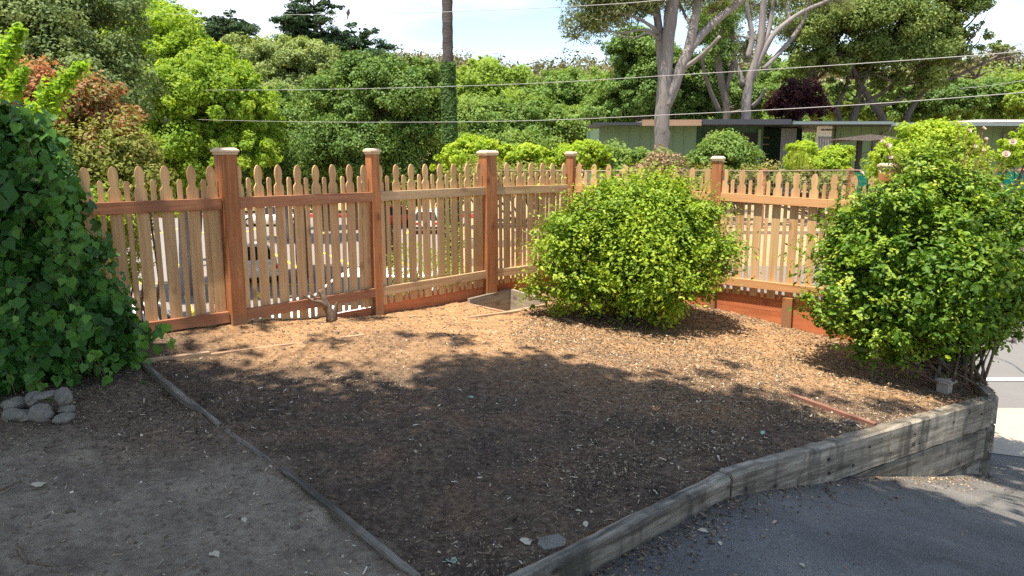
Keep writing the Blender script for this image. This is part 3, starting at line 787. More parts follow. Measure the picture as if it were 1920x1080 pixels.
def pit():
    c = sum(PITC, Vector()) / 4
    root = empty('pit_frame', (c.x, c.y, c.z), 'square sunken frame of grey boards in the soil by the fence corner', 'planter frame')
    q = [Vector((p.x, p.y, 0)) for p in PITC]
    zc = c.z
    for i in range(4):
        a, b = q[i], q[(i + 1) % 4]; d = b - a; L = d.length; ang = math.atan2(d.y, d.x)
        m = MB(); up = .07 if i in (0, 1) else .022
        m.box((0, 0, up - .19), (L + (.03 if i % 2 else -.03), .034, .38), bevel=.004)
        o = m.build('side_board', M['edging_tan'] if i > 1 else M['pitwood'], root); mm = (a + b) / 2
        o.location = Vector((mm.x, mm.y, zc)) - wloc(root); o.rotation_euler.z = ang
pit()

# ------------------------------------------------------------------ foliage machinery
def blob(u, v, rx, ry, Y, ryd=None):
    c = P(u, v, Y); s = Y / F
    return (c.x, c.y, c.z, rx * s, (ryd if ryd else (rx + ry) / 2) * s, ry * s)
def sample_crown(blobs, n, clumps_per_m2=None, nclump=None, sig=.2, shell=.55, down=.35, flat=.8, cl=None, zmin=None, up=.45, dw=.5):
    B = np.array(blobs, float)
    area = (B[:, 3] * B[:, 5] + B[:, 3] * B[:, 4]) ; pr = area / area.sum()
    nc = nclump
    bi = rng.choice(len(B), nc, p=pr)
    d = rng.normal(size=(nc, 3)); d /= np.linalg.norm(d, axis=1, keepdims=True)
    flip = (d[:, 2] < 0) & (rng.random(nc) > down); d[flip, 2] *= -1
    rr = (shell + (1.02 - shell) * rng.random(nc) ** .45) * (1 + .10 * rng.normal(size=nc)); spray = rng.random(nc) < .24; rr = np.where(spray, rr.clip(.9) + rng.uniform(.0, .26, nc), rr)
    C = B[bi, :3] + d * B[bi, 3:6] * rr[:, None]
    rad = (B[bi, 3] * B[bi, 4] * B[bi, 5]) ** (1 / 3)
    s = sig * rad * rng.lognormal(-.15, .5, nc).clip(.25, 2.4) * np.where(spray, .6, 1)
    w = s ** 1.6; w /= w.sum()
    li = rng.choice(nc, n, p=w)
    off = rng.normal(size=(n, 3)); ol = np.linalg.norm(off, axis=1, keepdims=True)
    off = off / ol * (rng.random((n, 1)) ** .5)
    off[:, 2] *= flat
    p = C[li] + off * s[li][:, None] * 1.5
    nrm = d[li] * dw + off * .6 + np.array([0, 0, up]) + rng.normal(size=(n, 3)) * .6
    crn = rng.random(nc)
    r = np.clip(crn[li] * .45 + rng.random(n) * .55, 0, 1)
    if zmin is not None:
        k = p[:, 2] > zmin; p, nrm, r = p[k], nrm[k], r[k]
    return p, nrm, r
def crown(name, root, blobs, n, size, mat, nclump, shape=RHOMB, sig=.22, shell=.5, down=.35, flat=.8, zmin=None, svar=.3, up=.45, dw=.5):
    p, nr, r = sample_crown(blobs, n, nclump=nclump, sig=sig, shell=shell, down=down, flat=flat, zmin=zmin, up=up, dw=dw)
    s = size * rng.uniform(1 - svar, 1 + svar, len(p))
    return leafmesh(name, p, nr, s, shape, mat, r, origin=wloc(root), parent=root)
def limbpath(a, b, bend=.12, n=5):
    a = Vector(a); b = Vector(b); L = (b - a).length
    pts = [a]
    off = Vector((random.uniform(-1, 1), random.uniform(-.5, .5), random.uniform(-.3, .6))) * L * bend
    for i in range(1, n):
        t = i / n
        pts.append(a.lerp(b, t) + off * math.sin(math.pi * t) + Vector((random.uniform(-1, 1), random.uniform(-1, 1), random.uniform(-1, 1))) * L * .02)
    pts.append(b); return pts
def tree(name, label, cat, base, blobs, n, size, mat, nclump, barkm='bark_dark', tr=.25, split=None, group='trees beyond the fence', limbs=True, **kw):
    base = Vector(base); blobs = [tuple(b[:3]) + tuple(q * .93 for q in b[3:]) for b in blobs]
    root = empty(name, base, label, cat, group)
    m = MB(); B = sorted(blobs, key=lambda b: -b[3])
    top = Vector(split) if split is not None else Vector((sum(b[0] for b in B) / len(B), sum(b[1] for b in B) / len(B), min(b[2] - b[5] * .3 for b in B)))
    if top.z < base.z + .5: top.z = base.z + .5
    pp = smooth_path(limbpath(base, top, .04, 3), 3)
    m.tube(pp, rads(tr, tr * .7, len(pp)), 9, .06)
    if limbs:
        for b in B[:9]:
            e = Vector(b[:3]) + Vector((0, 0, b[5] * .35))
            pp = smooth_path(limbpath(top, e, .12, 4), 2); m.tube(pp, rads(tr * .5, tr * .08, len(pp)), 6, .05)
            for _ in range(4):
                s = pp[random.randint(2, len(pp) - 2)]
                dd = Vector((random.uniform(-1, 1) * b[3], random.uniform(-1, 1) * b[4], random.uniform(-.2, 1) * b[5])) * .7
                q = limbpath(s, Vector(b[:3]) + dd, .1, 3); m.tube(q, rads(tr * .16, tr * .03, len(q)), 5)
    m.build('trunk', M[barkm], root, world=True)
    kw['sig'] = kw.get('sig', .22) * .74; kw.setdefault('shell', .3); kw.setdefault('flat', .85); kw.setdefault('svar', .5); kw.setdefault('down', .5)
    crown('crown', root, blobs, int(n * 2.0), size * .70, M[mat], int(nclump * 1.1), **kw)
    return root

# ------------------------------------------------------------------ ivy mass at left
def ivy():
    root = empty('ivy_thicket', (-3.0, 4.75, .15), 'big mound of dark glossy ivy spilling over the left end of the fence', 'ivy')
    bl = [blob(20, 355, 70, 95, 4.9), blob(-10, 305, 80, 80, 4.9), blob(60, 420, 68, 80, 4.8), blob(50, 540, 110, 110, 4.7), blob(100, 500, 62, 70, 4.7),
          blob(145, 600, 85, 62, 4.75), blob(100, 645, 100, 52, 4.6), blob(225, 645, 62, 36, 4.85), blob(190, 590, 40, 32, 4.85), blob(20, 660, 75, 65, 4.45), blob(-80, 450, 130, 220, 4.8), blob(-60, 640, 110, 100, 4.4), blob(15, 250, 42, 34, 4.9), blob(75, 270, 25, 20, 4.85)]
    # solid dark heart so nothing shows through: a mass of inner leaves
    p, nr, r = sample_crown(bl, 58000, nclump=800, sig=.21, shell=.78, down=.8, flat=1.0)
    nr = nr + np.array([.15, -.6, .15]) + rng.normal(size=nr.shape) * .35
    t = np.tile(np.array([0, 0, -1.0]), (len(p), 1)) + rng.normal(size=(len(p), 3)) * .5
    s = .041 * rng.lognormal(0, .42, len(p)).clip(.4, 1.8); r = np.where(rng.random(len(p)) < .10, rng.uniform(.8, 1, len(p)), r)
    k = p[:, 2] > yardz(p[:, 0], p[:, 1]) + .02
    leafmesh('foliage', p[k], nr[k], s[k], IVYL, M['ivy'], r[k], origin=wloc(root), parent=root, tang=t[k])
    p, nr, r = sample_crown(bl, 14000, nclump=600, sig=.25, shell=.35, down=.8, flat=1.0)
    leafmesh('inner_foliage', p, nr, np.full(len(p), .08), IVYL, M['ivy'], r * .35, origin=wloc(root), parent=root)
    m = MB()
    for _ in range(26):
        a = Vector((random.uniform(-3.6, -2.5), random.uniform(4.5, 5.0), .1)); b = P(random.uniform(-40, 90), random.uniform(300, 600), 4.75)
        pp = smooth_path(limbpath(a, b, .15, 4), 3); m.tube(pp, rads(.012, .004, len(pp)), 5)
    C = []; T = []
    for _ in range(70):
        b = bl[random.randrange(len(bl) - 1)]; d = Vector((random.uniform(-.1, 1), random.uniform(-1, -.1), random.uniform(-.5, .9))).normalized()
        a = Vector((b[0] + d.x * b[3], b[1] + d.y * b[4], b[2] + d.z * b[5])); l = random.uniform(.12, .35)
        pp = smooth_path([a, a + d * l * .5 + Vector((0, 0, .03)), a + d * l + Vector((0, 0, -l * .4))], 3); m.tube(pp, rads(.004, .002, len(pp)), 4)
        for q in pp[1:]: C.append(q + Vector(rng.normal(size=3)) * .02); T.append(Vector((random.uniform(-.6, .6), -.3, -1)))
    m.build('stems', M['stem'], root, world=True)
    leafmesh('runner_leaves', np.array(C), np.array([(.2, -.9, .4)] * len(C)) + rng.normal(size=(len(C), 3)) * .4, rng.uniform(.035, .08, len(C)), IVYL, M['ivy'], rng.uniform(.4, 1, len(C)), origin=wloc(root), parent=root, tang=np.array(T))
ivy()

# ------------------------------------------------------------------ near bushes
def bush(name, label, cx, blobs, n, size, mat, base, nclump, nstems, r, group=None, shape=OVAL, **kw):
    root = empty(name, base, label, 'bush', group)
    kw['sig'] *= 1.1; kw['shell'] = .5; kw['up'] = .8; kw['dw'] = .25
    blobs = [tuple(b[:3]) + tuple(q * .90 for q in b[3:]) for b in blobs]
    crown('foliage', root, blobs, int(n * 1.1), size, M[mat], int(nclump * .45), shape=shape, svar=.5, **kw)
    kk = dict(kw); kk['shell'] = .15; kk['sig'] = .3; crown('inner_foliage', root, blobs, int(n * .3), size, M[mat], 500, shape=shape, **kk)
    m = MB(); base = Vector(base)
    for i in range(nstems):
        b = blobs[i % len(blobs)]
        a = base + Vector((random.uniform(-1, 1) * r, random.uniform(-1, 1) * r, 0))
        e = Vector((b[0] + random.uniform(-.8, .8) * b[3], b[1] + random.uniform(-.8, .8) * b[4], b[2] + random.uniform(-.2, .85) * b[5]))
        pp = smooth_path(limbpath(a, e, .12, 4), 3); m.tube(pp, rads(.013, .003, len(pp)), 5)
    m.build('stems', M['stem'], root, world=True)
    return root
def sprigs(root, blobs, n, mat, size, L=.16, seed=0, stemmat='stem', name='shoots'):
    """thin shoots standing proud of the bush, each with leaves"""
    C = []; Nn = []; S = []; R = []; m = MB(); T = []
    for i in range(n):
        b = blobs[rng.integers(len(blobs))]
        d = Vector(rng.normal(size=3)); d.z = abs(d.z) * 1.2 + .1; d.y -= .25; d.normalize()
        a = Vector((b[0] + d.x * b[3] * .95, b[1] + d.y * b[4] * .95, b[2] + d.z * b[5] * .95))
        dirn = (d + Vector((0, 0, .6)) + Vector(rng.normal(size=3)) * .3).normalized()
        l = L * random.uniform(.5, 1.5)
        pts = [a + dirn * l * t + Vector((0, 0, -1)) * (l * .25 * t * t) for t in (0, .33, .66, 1)]
        m.tube(pts, rads(.003, .0012, 4), 4)
        for k in range(int(4 + l / size * 1.6)):
            t = random.random(); q = pts[0].lerp(pts[-1], t)
            sd = Vector(rng.normal(size=3)); sd = (sd - dirn * sd.dot(dirn)).normalized()
            C.append(q + sd * size * .5); Nn.append(dirn + sd * .2 + Vector((0, 0, .3))); T.append(sd); S.append(size * random.uniform(.6, 1.1)); R.append(.45 + .55 * random.random())
    lo = leafmesh('shoot_leaves', np.array(C), np.array(Nn), np.array(S), OVAL, M[mat], np.array(R), origin=wloc(root), parent=root, tang=np.array(T))
    so_ = m.build(name, M[stemmat], root, world=True); so_['kind'] = 'stuff'; lo['kind'] = 'stuff'
mb_bl = [blob(1185, 470, 150, 130, 7.3), blob(1090, 480, 95, 85, 7.25), blob(1285, 470, 85, 95, 7.3), blob(1200, 400, 105, 72, 7.3), blob(1290, 410, 62, 58, 7.3), blob(1110, 420, 62, 50, 7.3),
         blob(1060, 530, 66, 50, 7.1), blob(1130, 545, 80, 50, 7.0), blob(1230, 540, 95, 55, 6.95), blob(1310, 530, 50, 50, 7.2), blob(1240, 365, 55, 38, 7.4), blob(1010, 560, 25, 22, 7.2)]
r_ = bush('rounded_bush', 'round bushy shrub with yellow green leaves standing by the fence corner', 0, mb_bl, 52000, .036, 'bush_leaf', G(1185, 600), 1300, 40, .18, sig=.17, shell=.62, down=.7)
sprigs(r_, mb_bl, 620, 'bush_leaf', .034, .17)
rb_bl = [blob(1720, 500, 160, 150, 6.3), blob(1615, 500, 90, 90, 6.3), blob(1830, 500, 110, 130, 6.3), blob(1715, 395, 95, 62, 6.35), blob(1800, 380, 90, 60, 6.4), blob(1870, 430, 80, 75, 6.3),
         blob(1590, 560, 80, 60, 6.2), blob(1680, 600, 100, 55, 6.0), blob(1790, 600, 95, 55, 6.05), blob(1860, 580, 80, 55, 6.2), blob(1930, 500, 70, 110, 6.3), blob(1740, 350, 70, 40, 6.4), blob(1640, 400, 50, 40, 6.35), blob(1560, 600, 45, 35, 6.25), blob(1850, 640, 40, 25, 6.15), blob(1620, 625, 70, 34, 6.15), blob(1690, 640, 80, 34, 6.1), blob(1770, 645, 70, 30, 6.1), blob(1720, 560, 150, 80, 6.3), blob(1650, 655, 85, 26, 6.12), blob(1735, 672, 62, 24, 6.05), blob(1815, 655, 50, 34, 6.12), blob(1862, 612, 60, 52, 6.2), blob(1760, 330, 60, 40, 6.4)]
r_ = bush('rose_bush', 'large leafy rose bush overhanging the end of the timber wall at the right', 0, rb_bl, 60000, .044, 'rose_leaf', P(1785, 708, 6.1), 1300, 60, .22, sig=.17, shell=.62, down=.7)
sprigs(r_, rb_bl, 560, 'rose_leaf', .042, .22)
# trunks at base of rose bush
m = MB()
for k in range(16):
    a = P(1785 + random.uniform(-40, 32), 712, 6.1 + random.uniform(-.1, .1)); e = P(1700 + random.uniform(-110, 170), 560 + random.uniform(-40, 40), 6.1)
    pp = smooth_path(limbpath(a, e, .08, 4), 3); m.tube(pp, rads(.022 if k < 6 else .012, .006, len(pp)), 6, .05)
m.build('main_stems', M['bark_dark'], r_, world=True)
PET = ([(0, -.1, 0), (.35, .1, .12), (.3, .45, .3), (0, .58, .34), (-.3, .45, .3), (-.35, .1, .12)], [[0, 1, 2, 3], [0, 3, 4, 5]])
def rose(u, v, Y, r, root, stem=None):
    c = P(u, v, Y); C = []; Nn = []; T = []; S = []
    ax = Vector((random.uniform(-.5, .5), -.7, random.uniform(.2, .9))).normalized()
    q = ax.to_track_quat('Z', 'Y')
    for ring, (k, tilt, sc) in enumerate(((7, .25, 1.0), (6, .7, .8), (5, 1.15, .55))):
        for j in range(k):
            an = 2 * math.pi * (j + .5 * ring) / k
            t = q @ Vector((math.cos(an) * math.cos(tilt), math.sin(an) * math.cos(tilt), math.sin(tilt)))
            nn = q @ Vector((-math.cos(an) * math.sin(tilt), -math.sin(an) * math.sin(tilt), math.cos(tilt)))
            C.append(c); T.append(t); Nn.append(nn); S.append(r * 1.5 * sc)
    o = leafmesh('rose_bloom', np.array(C), np.array(Nn), np.array(S), PET, M['petal'], rng.random(len(C)), origin=wloc(root), parent=root, tang=np.array(T))
    return c
st = MB()
for u, v, rr, b in [(1885, 292, .045, 1), (1898, 268, .04, 1), (1843, 242, .026, 1), (1815, 246, .028, 1), (1848, 262, .022, 1), (1845, 283, .02, 1), (1663, 274, .035, 1), (1655, 266, .022, 1), (1670, 297, .026, 1), (1614, 325, .026, 0), (1647, 322, .02, 0), (1828, 275, .02, 1),
                 (1897, 640, .036, 0), (1912, 470, .034, 0), (1779, 332, .02, 0), (1700, 398, .02, 0), (1875, 350, .02, 0), (1895, 345, .016, 0), (1820, 428, .018, 0), (1753, 352, .02, 0), (1802, 435, .018, 0)]:
    Y = 6.25 if v > 300 else 6.4
    c = rose(u, v, Y if v < 450 else 5.75, rr, r_)
    if b:
        e = P(u * .6 + 1770 * .4, 360, 6.4); pp = smooth_path(limbpath(e, c, .06, 3), 3); st.tube(pp, rads(.005, .0025, len(pp)), 5)
for (u0, v0, u1, v1) in ((1780, 470, 1795, 225), (1740, 420, 1835, 250), (1840, 400, 1852, 260)):
    pp = smooth_path(limbpath(P(u0, v0, 6.3), P(u1, v1, 6.35), .04, 4), 3); st.tube(pp, rads(.007, .002, len(pp)), 5)
st.build('flower_stems', M['redstem'], r_, world=True)

# ------------------------------------------------------------------ things on the ground
def rock(u, v, Yoff, r, label, sq=(1, .8, .7), lift=0):
    r *= .88
    g = G(u, v); g = Vector((g.x, g.y + Yoff, float(yardz(g.x, g.y + Yoff))))
    bm = bmesh.new(); bmesh.ops.create_icosphere(bm, subdivisions=4, radius=1)
    sd = random.uniform(0, 50)
    for q in bm.verts:
        n = vnoise(np.array([q.co.x * 1.3 + sd]), np.array([q.co.y * 1.3 + q.co.z]), 1.4, 3)[0]; n2 = vnoise(np.array([q.co.x + sd]), np.array([q.co.z * 2 + q.co.y]), 3.5, 4)[0]
        q.co = q.co * (.80 + .32 * n + .14 * n2); q.co = Vector((q.co.x * r * sq[0], q.co.y * r * sq[1], q.co.z * r * sq[2]))
    for f in bm.faces: f.smooth = True
    me = bpy.data.meshes.new('rock'); bm.to_mesh(me); bm.free(); me.materials.append(M['stone'])
    o = meshobj('rock', me); o.location = g + Vector((0, 0, r * sq[2] * .55 + lift)); o.rotation_euler.z = random.uniform(0, 3)
    tag(o, label, 'rock', 'rocks piled at the foot of the ivy'); return o
rock(78, 785, 0, .070, 'round dark grey rock at the front middle of the pile', (.95, .9, .95))
rock(30, 785, 0, .085, 'long flat pale rock at the left front of the pile', (1.1, .6, .5))
rock(122, 788, 0, .062, 'low flat grey rock at the right front of the pile', (1.1, .7, .5))
rock(76, 786, .07, .075, 'flat pale slab lying on top of the round dark rock', (1.0, .7, .26), .105)
rock(110, 786, .07, .055, 'smooth rounded rock highest at the right of the pile', (.9, .9, 1.0), .075)
rock(45, 786, .10, .062, 'grey rock half under the ivy at the top of the pile', (1, .8, .7), .06)
rock(112, 786, .07, .052, 'small grey rock behind the flat right one', (1, .8, .6), .015)
rock(8, 784, .10, .07, 'broad rock under the ivy at the left edge', (1, .8, .6), .02)

def stick(pts, r, label, cat='stick', name='stick', mat='twig', grp='sticks lying on the ground'):
    pts = [G(u, v, dz) for u, v, dz in pts]; o0 = pts[0]
    pp = smooth_path(pts, 4); m = MB(); m.tube(pp, rads(r, r * .5, len(pp)), 6, .12)
    o = m.build(name, M[mat], None, origin=o0); tag(o, label, cat, grp)
stick([(0, 922, .006), (25, 912, .01), (45, 902, .006)], .006, 'pale bent stick at the left edge of the path')
stick([(32, 1025, .008), (42, 1045, .012), (52, 1062, .008)], .007, 'short brown stick at the bottom left corner')
stick([(55, 1058, .008), (110, 1066, .01)], .007, 'straight brown stick lying flat at the bottom left')
stick([(378, 770, .012), (376, 782, .02), (395, 800, .01), (412, 812, .008), (420, 818, .006)], .006, 'curved thin root beside the grey edging board')
stick([(935, 983, .008), (958, 973, .012), (980, 955, .01)], .006, 'pale forked stick in the middle of the bed')
stick([(955, 1075, .006), (975, 1045, .012)], .004, 'tiny upright twig near the bottom centre')
stick([(968, 1022, .006), (990, 1005, .016), (1018, 997, .006)], .0035, 'thin curved straw near the low timber board')
stick([(488, 883, .006), (520, 897, .008)], .005, 'small dark stick at the end of the long edging board')
stick([(322, 972, .006), (342, 957, .01)], .004, 'short twig in the middle of the path')
def driveway_twig():
    pts = []
    for u, v in ((1555, 905), (1550, 920), (1565, 940), (1590, 948), (1620, 953)):
        a, b = ray(u, v); Y = 3.6
        for _ in range(20): Y = (float(drivez(a * Y, Y)) - EYE) / b * .6 + Y * .4
        pts.append(Vector((a * Y, Y, float(drivez(a * Y, Y)) + .006)))
    m = MB(); pp = smooth_path(pts, 4); m.tube(pp, rads(.0022, .0012, len(pp)), 5)
    o = m.build('twig', M['twig'], None, origin=pts[0]); tag(o, 'thin curved twig on the asphalt driveway', 'twig')
driveway_twig()
def stump():
    g = G(620, 603); root = empty('driftwood_stump', g, 'split weathered stump with forked branches in front of the red fence', 'stump')
    def pt(u, v, dy=0): return P(u, v + 10, g.y + dy)
    m = MB()
    m.tube(smooth_path([pt(622, 592), pt(616, 572, -.02), pt(608, 552, -.03), pt(600, 533, -.03)], 4), rads(.044, .022, 13, .8), 9, .16)
    m.tube(smooth_path([pt(624, 592, .04), pt(628, 575, .04), pt(632, 556, .05)], 4), rads(.04, .008, 9), 7, .2)
    m.build('trunk', M['driftwood'], root, world=True)
    m = MB(); m.tube(smooth_path([pt(612, 566, -.04), pt(600, 556, -.08), pt(585, 553, -.1), pt(568, 543, -.12)], 4), rads(.02, .008, 13), 7, .12)
    m.build('branch', M['driftwood'], root, world=True)
    m = MB(); m.tube(smooth_path([pt(596, 556, -.08), pt(588, 545, -.1), pt(579, 538, -.1)], 4), rads(.013, .006, 9), 6, .12)
    m.build('branch', M['driftwood'], root, world=True)
stump()
def cap_light():
    g = G(1770, 733); root = empty('stone_cap', g, 'small square stone cap on a short stub by the end of the timber wall', 'post cap')
    m = MB(); m.box((0, 0, .03), (.09, .09, .10)); o = m.build('stub', M['capstone'], root)
    m = MB(); m.box((0, 0, .088), (.15, .15, .016), bevel=.003); m.box((0, 0, .106), (.14, .14, .02), taper=.5); o = m.build('cap', M['capstone'], root)
    root.rotation_euler.z = .7
cap_light()
def fallen(u, v, s, mat, label, sh=OVAL, onroad=False, rot=None):
    if onroad:
        a, b = ray(u, v); Y = 3.0
        for _ in range(20): Y = (float(drivez(a * Y, Y)) - EYE) / b * .6 + Y * .4
        g = Vector((a * Y, Y, float(drivez(a * Y, Y)) + .008))
    else: g = G(u, v, .014)
    o = leafmesh('fallen_leaf', np.array([g]), np.array([[random.uniform(-.2, .2), random.uniform(-.2, .2), 1]]), np.array([s]), sh, M[mat], np.array([.9]), origin=g)
    tag(o, label, 'leaf', 'single fallen leaves')
fallen(846, 1057, .075, 'greenleaf', 'pale green leaf lying on the mulch near the bottom edge')
fallen(988, 1020, .055, 'deadleaf', 'round tan leaf beside the low timber board', IVYL)
fallen(74, 913, .06, 'deadleaf', 'round pale leaf on the path at the left', IVYL)
fallen(1430, 815, .05, 'greenleaf', 'grey green leaf in the shaded mulch left of the reddish edging board')
fallen(1085, 963, .035, 'deadleaf', 'small cream leaf in the mulch above the low timber board')
fallen(1098, 988, .045, 'deadleaf', 'cream leaf close against the low timber board')
fallen(458, 980, .04, 'deadleaf', 'oval white leaf in the middle right of the path')
fallen(404, 1045, .045, 'deadleaf', 'curled pale leaf near the bottom of the path', IVYL)
fallen(1318, 998, .05, 'deadleaf', 'yellowish leaf on the driveway beside the low board', onroad=True)
fallen(1350, 1021, .03, 'deadleaf', 'tiny pale leaf on the driveway below the yellowish one', onroad=True)
fallen(1503, 1062, .035, 'deadleaf', 'small leaf on the driveway near the bottom edge', onroad=True)
fallen(883, 748, .035, 'greenleaf', 'small bluish white scrap in the middle of the bed', IVYL)
fallen(900, 900, .03, 'deadleaf', 'small white scrap in the lower middle of the bed', IVYL)
fallen(1572, 912, .03, 'deadleaf', 'brown leaf on the driveway at the foot of the timber wall', onroad=True)
# broken flat stone by low wall
m = MB(); g = G(1035, 1020); m.prism([(-.06, -.04), (.03, -.05), (.065, -.01), (.05, .04), (-.03, .045), (-.065, .01)], (0, 0, -.01), (1, 0, 0), (0, 1, 0), (0, 0, 1), .024); o = m.build('flat_stone', M['stone']); o.location = g; o.rotation_euler = (.05, .03, .5)
tag(o, 'flat dark stone half sunk beside the low timber board', 'stone')
# weed sprout before middle bush
def sprout():
    g = G(1247, 618); root = empty('weed_sprout', g, 'thin sprout with round pale leaves in front of the middle bush', 'weed')
    m = MB(); C = []; T = []; Nn = []
    for (u, v) in ((1245, 520), (1262, 540), (1252, 575)):
        e = P(u, v, g.y); pp = smooth_path(limbpath(g, e, .04, 3), 3); m.tube(pp, rads(.004, .002, len(pp)), 5)
        for k in range(6):
            q = g.lerp(e, .35 + .65 * k / 5); sd = Vector((1 if k % 2 else -1, -.3, .2)).normalized()
            C.append(q + sd * .03); T.append(sd); Nn.append(Vector((0, -.6, .8)))
    m.build('stalk', M['stem'], root, world=True)
    leafmesh('leaves', np.array(C), np.array(Nn), np.full(len(C), .06), OVAL, M['rose_leaf'], np.full(len(C), .7), origin=wloc(root), parent=root, tang=np.array(T))
sprout()

# ------------------------------------------------------------------ far timber wall, wire fence
def farwall():
    root = empty('far_timber_wall', (4, 19.6, -1.35), 'low wall of stacked brown timbers across the street', 'retaining wall')
    x = -1.2; k = 0
    while x < 24:
        L = 2.4
        for r in range(4):
            m = MB(); m.box((x + L / 2 + (1.2 if r % 2 else 0), 19.55 + r * .03, -1.26 + r * .235), (L - .012, .18, .225), bevel=.012)
            m.build('timber', M['farwood'], root, world=True)
        x += L; k += 1
farwall()
def wirefence():
    root = empty('wire_fence', (6, 19.9, -.4), 'wire mesh fence with brown posts on top of the far timber wall', 'fence')
    top = 1.13
    xs = [-.9, 1.55, 4.0, 6.65, 8.95, 11.2, 13.45, 15.8, 18.2]
    for x in xs:
        m = MB(); m.box((x, 19.9, (top + .05 - .45) / 2), (.10, .10, top + .05 + .45), bevel=.008); m.build('post', M['post'], root, world=True)
    m = MB(); pts = [Vector((x, 19.84, top - (.02 if i % 2 else 0))) for i, x in enumerate(xs)]
    m.tube(pts, .017, 6); m.build('top_rail', M['farwood'], root, world=True)
    m = MB()
    for z in np.arange(-.3, top, .12): m.box((8.6, 19.84, z), (19, .003, .003))
    for x in np.arange(-.9, 18.2, .12): m.box((x, 19.846, .36), (.003, .003, 1.5))
    m.build('wire_mesh', M['steel'], root, world=True)
    m = MB(); nx = 60; a = []
    for i in range(nx + 1):
        x = 9.0 + (9.2) * i / nx; y = 19.80 - .02 * math.sin(i * .9) ; a.append((m.bm.verts.new((x, y, .25)), m.bm.verts.new((x, y + .01 * math.sin(i * 2.1), top - .05 - .05 * math.sin(i * .35) ** 2))))
    for i in range(nx): m.bm.faces.new((a[i][0], a[i + 1][0], a[i + 1][1], a[i][1]))
    bmesh.ops.solidify(m.bm, geom=list(m.bm.faces), thickness=.004)
    m.build('green_screen', M['screen'], root, world=True)
wirefence()

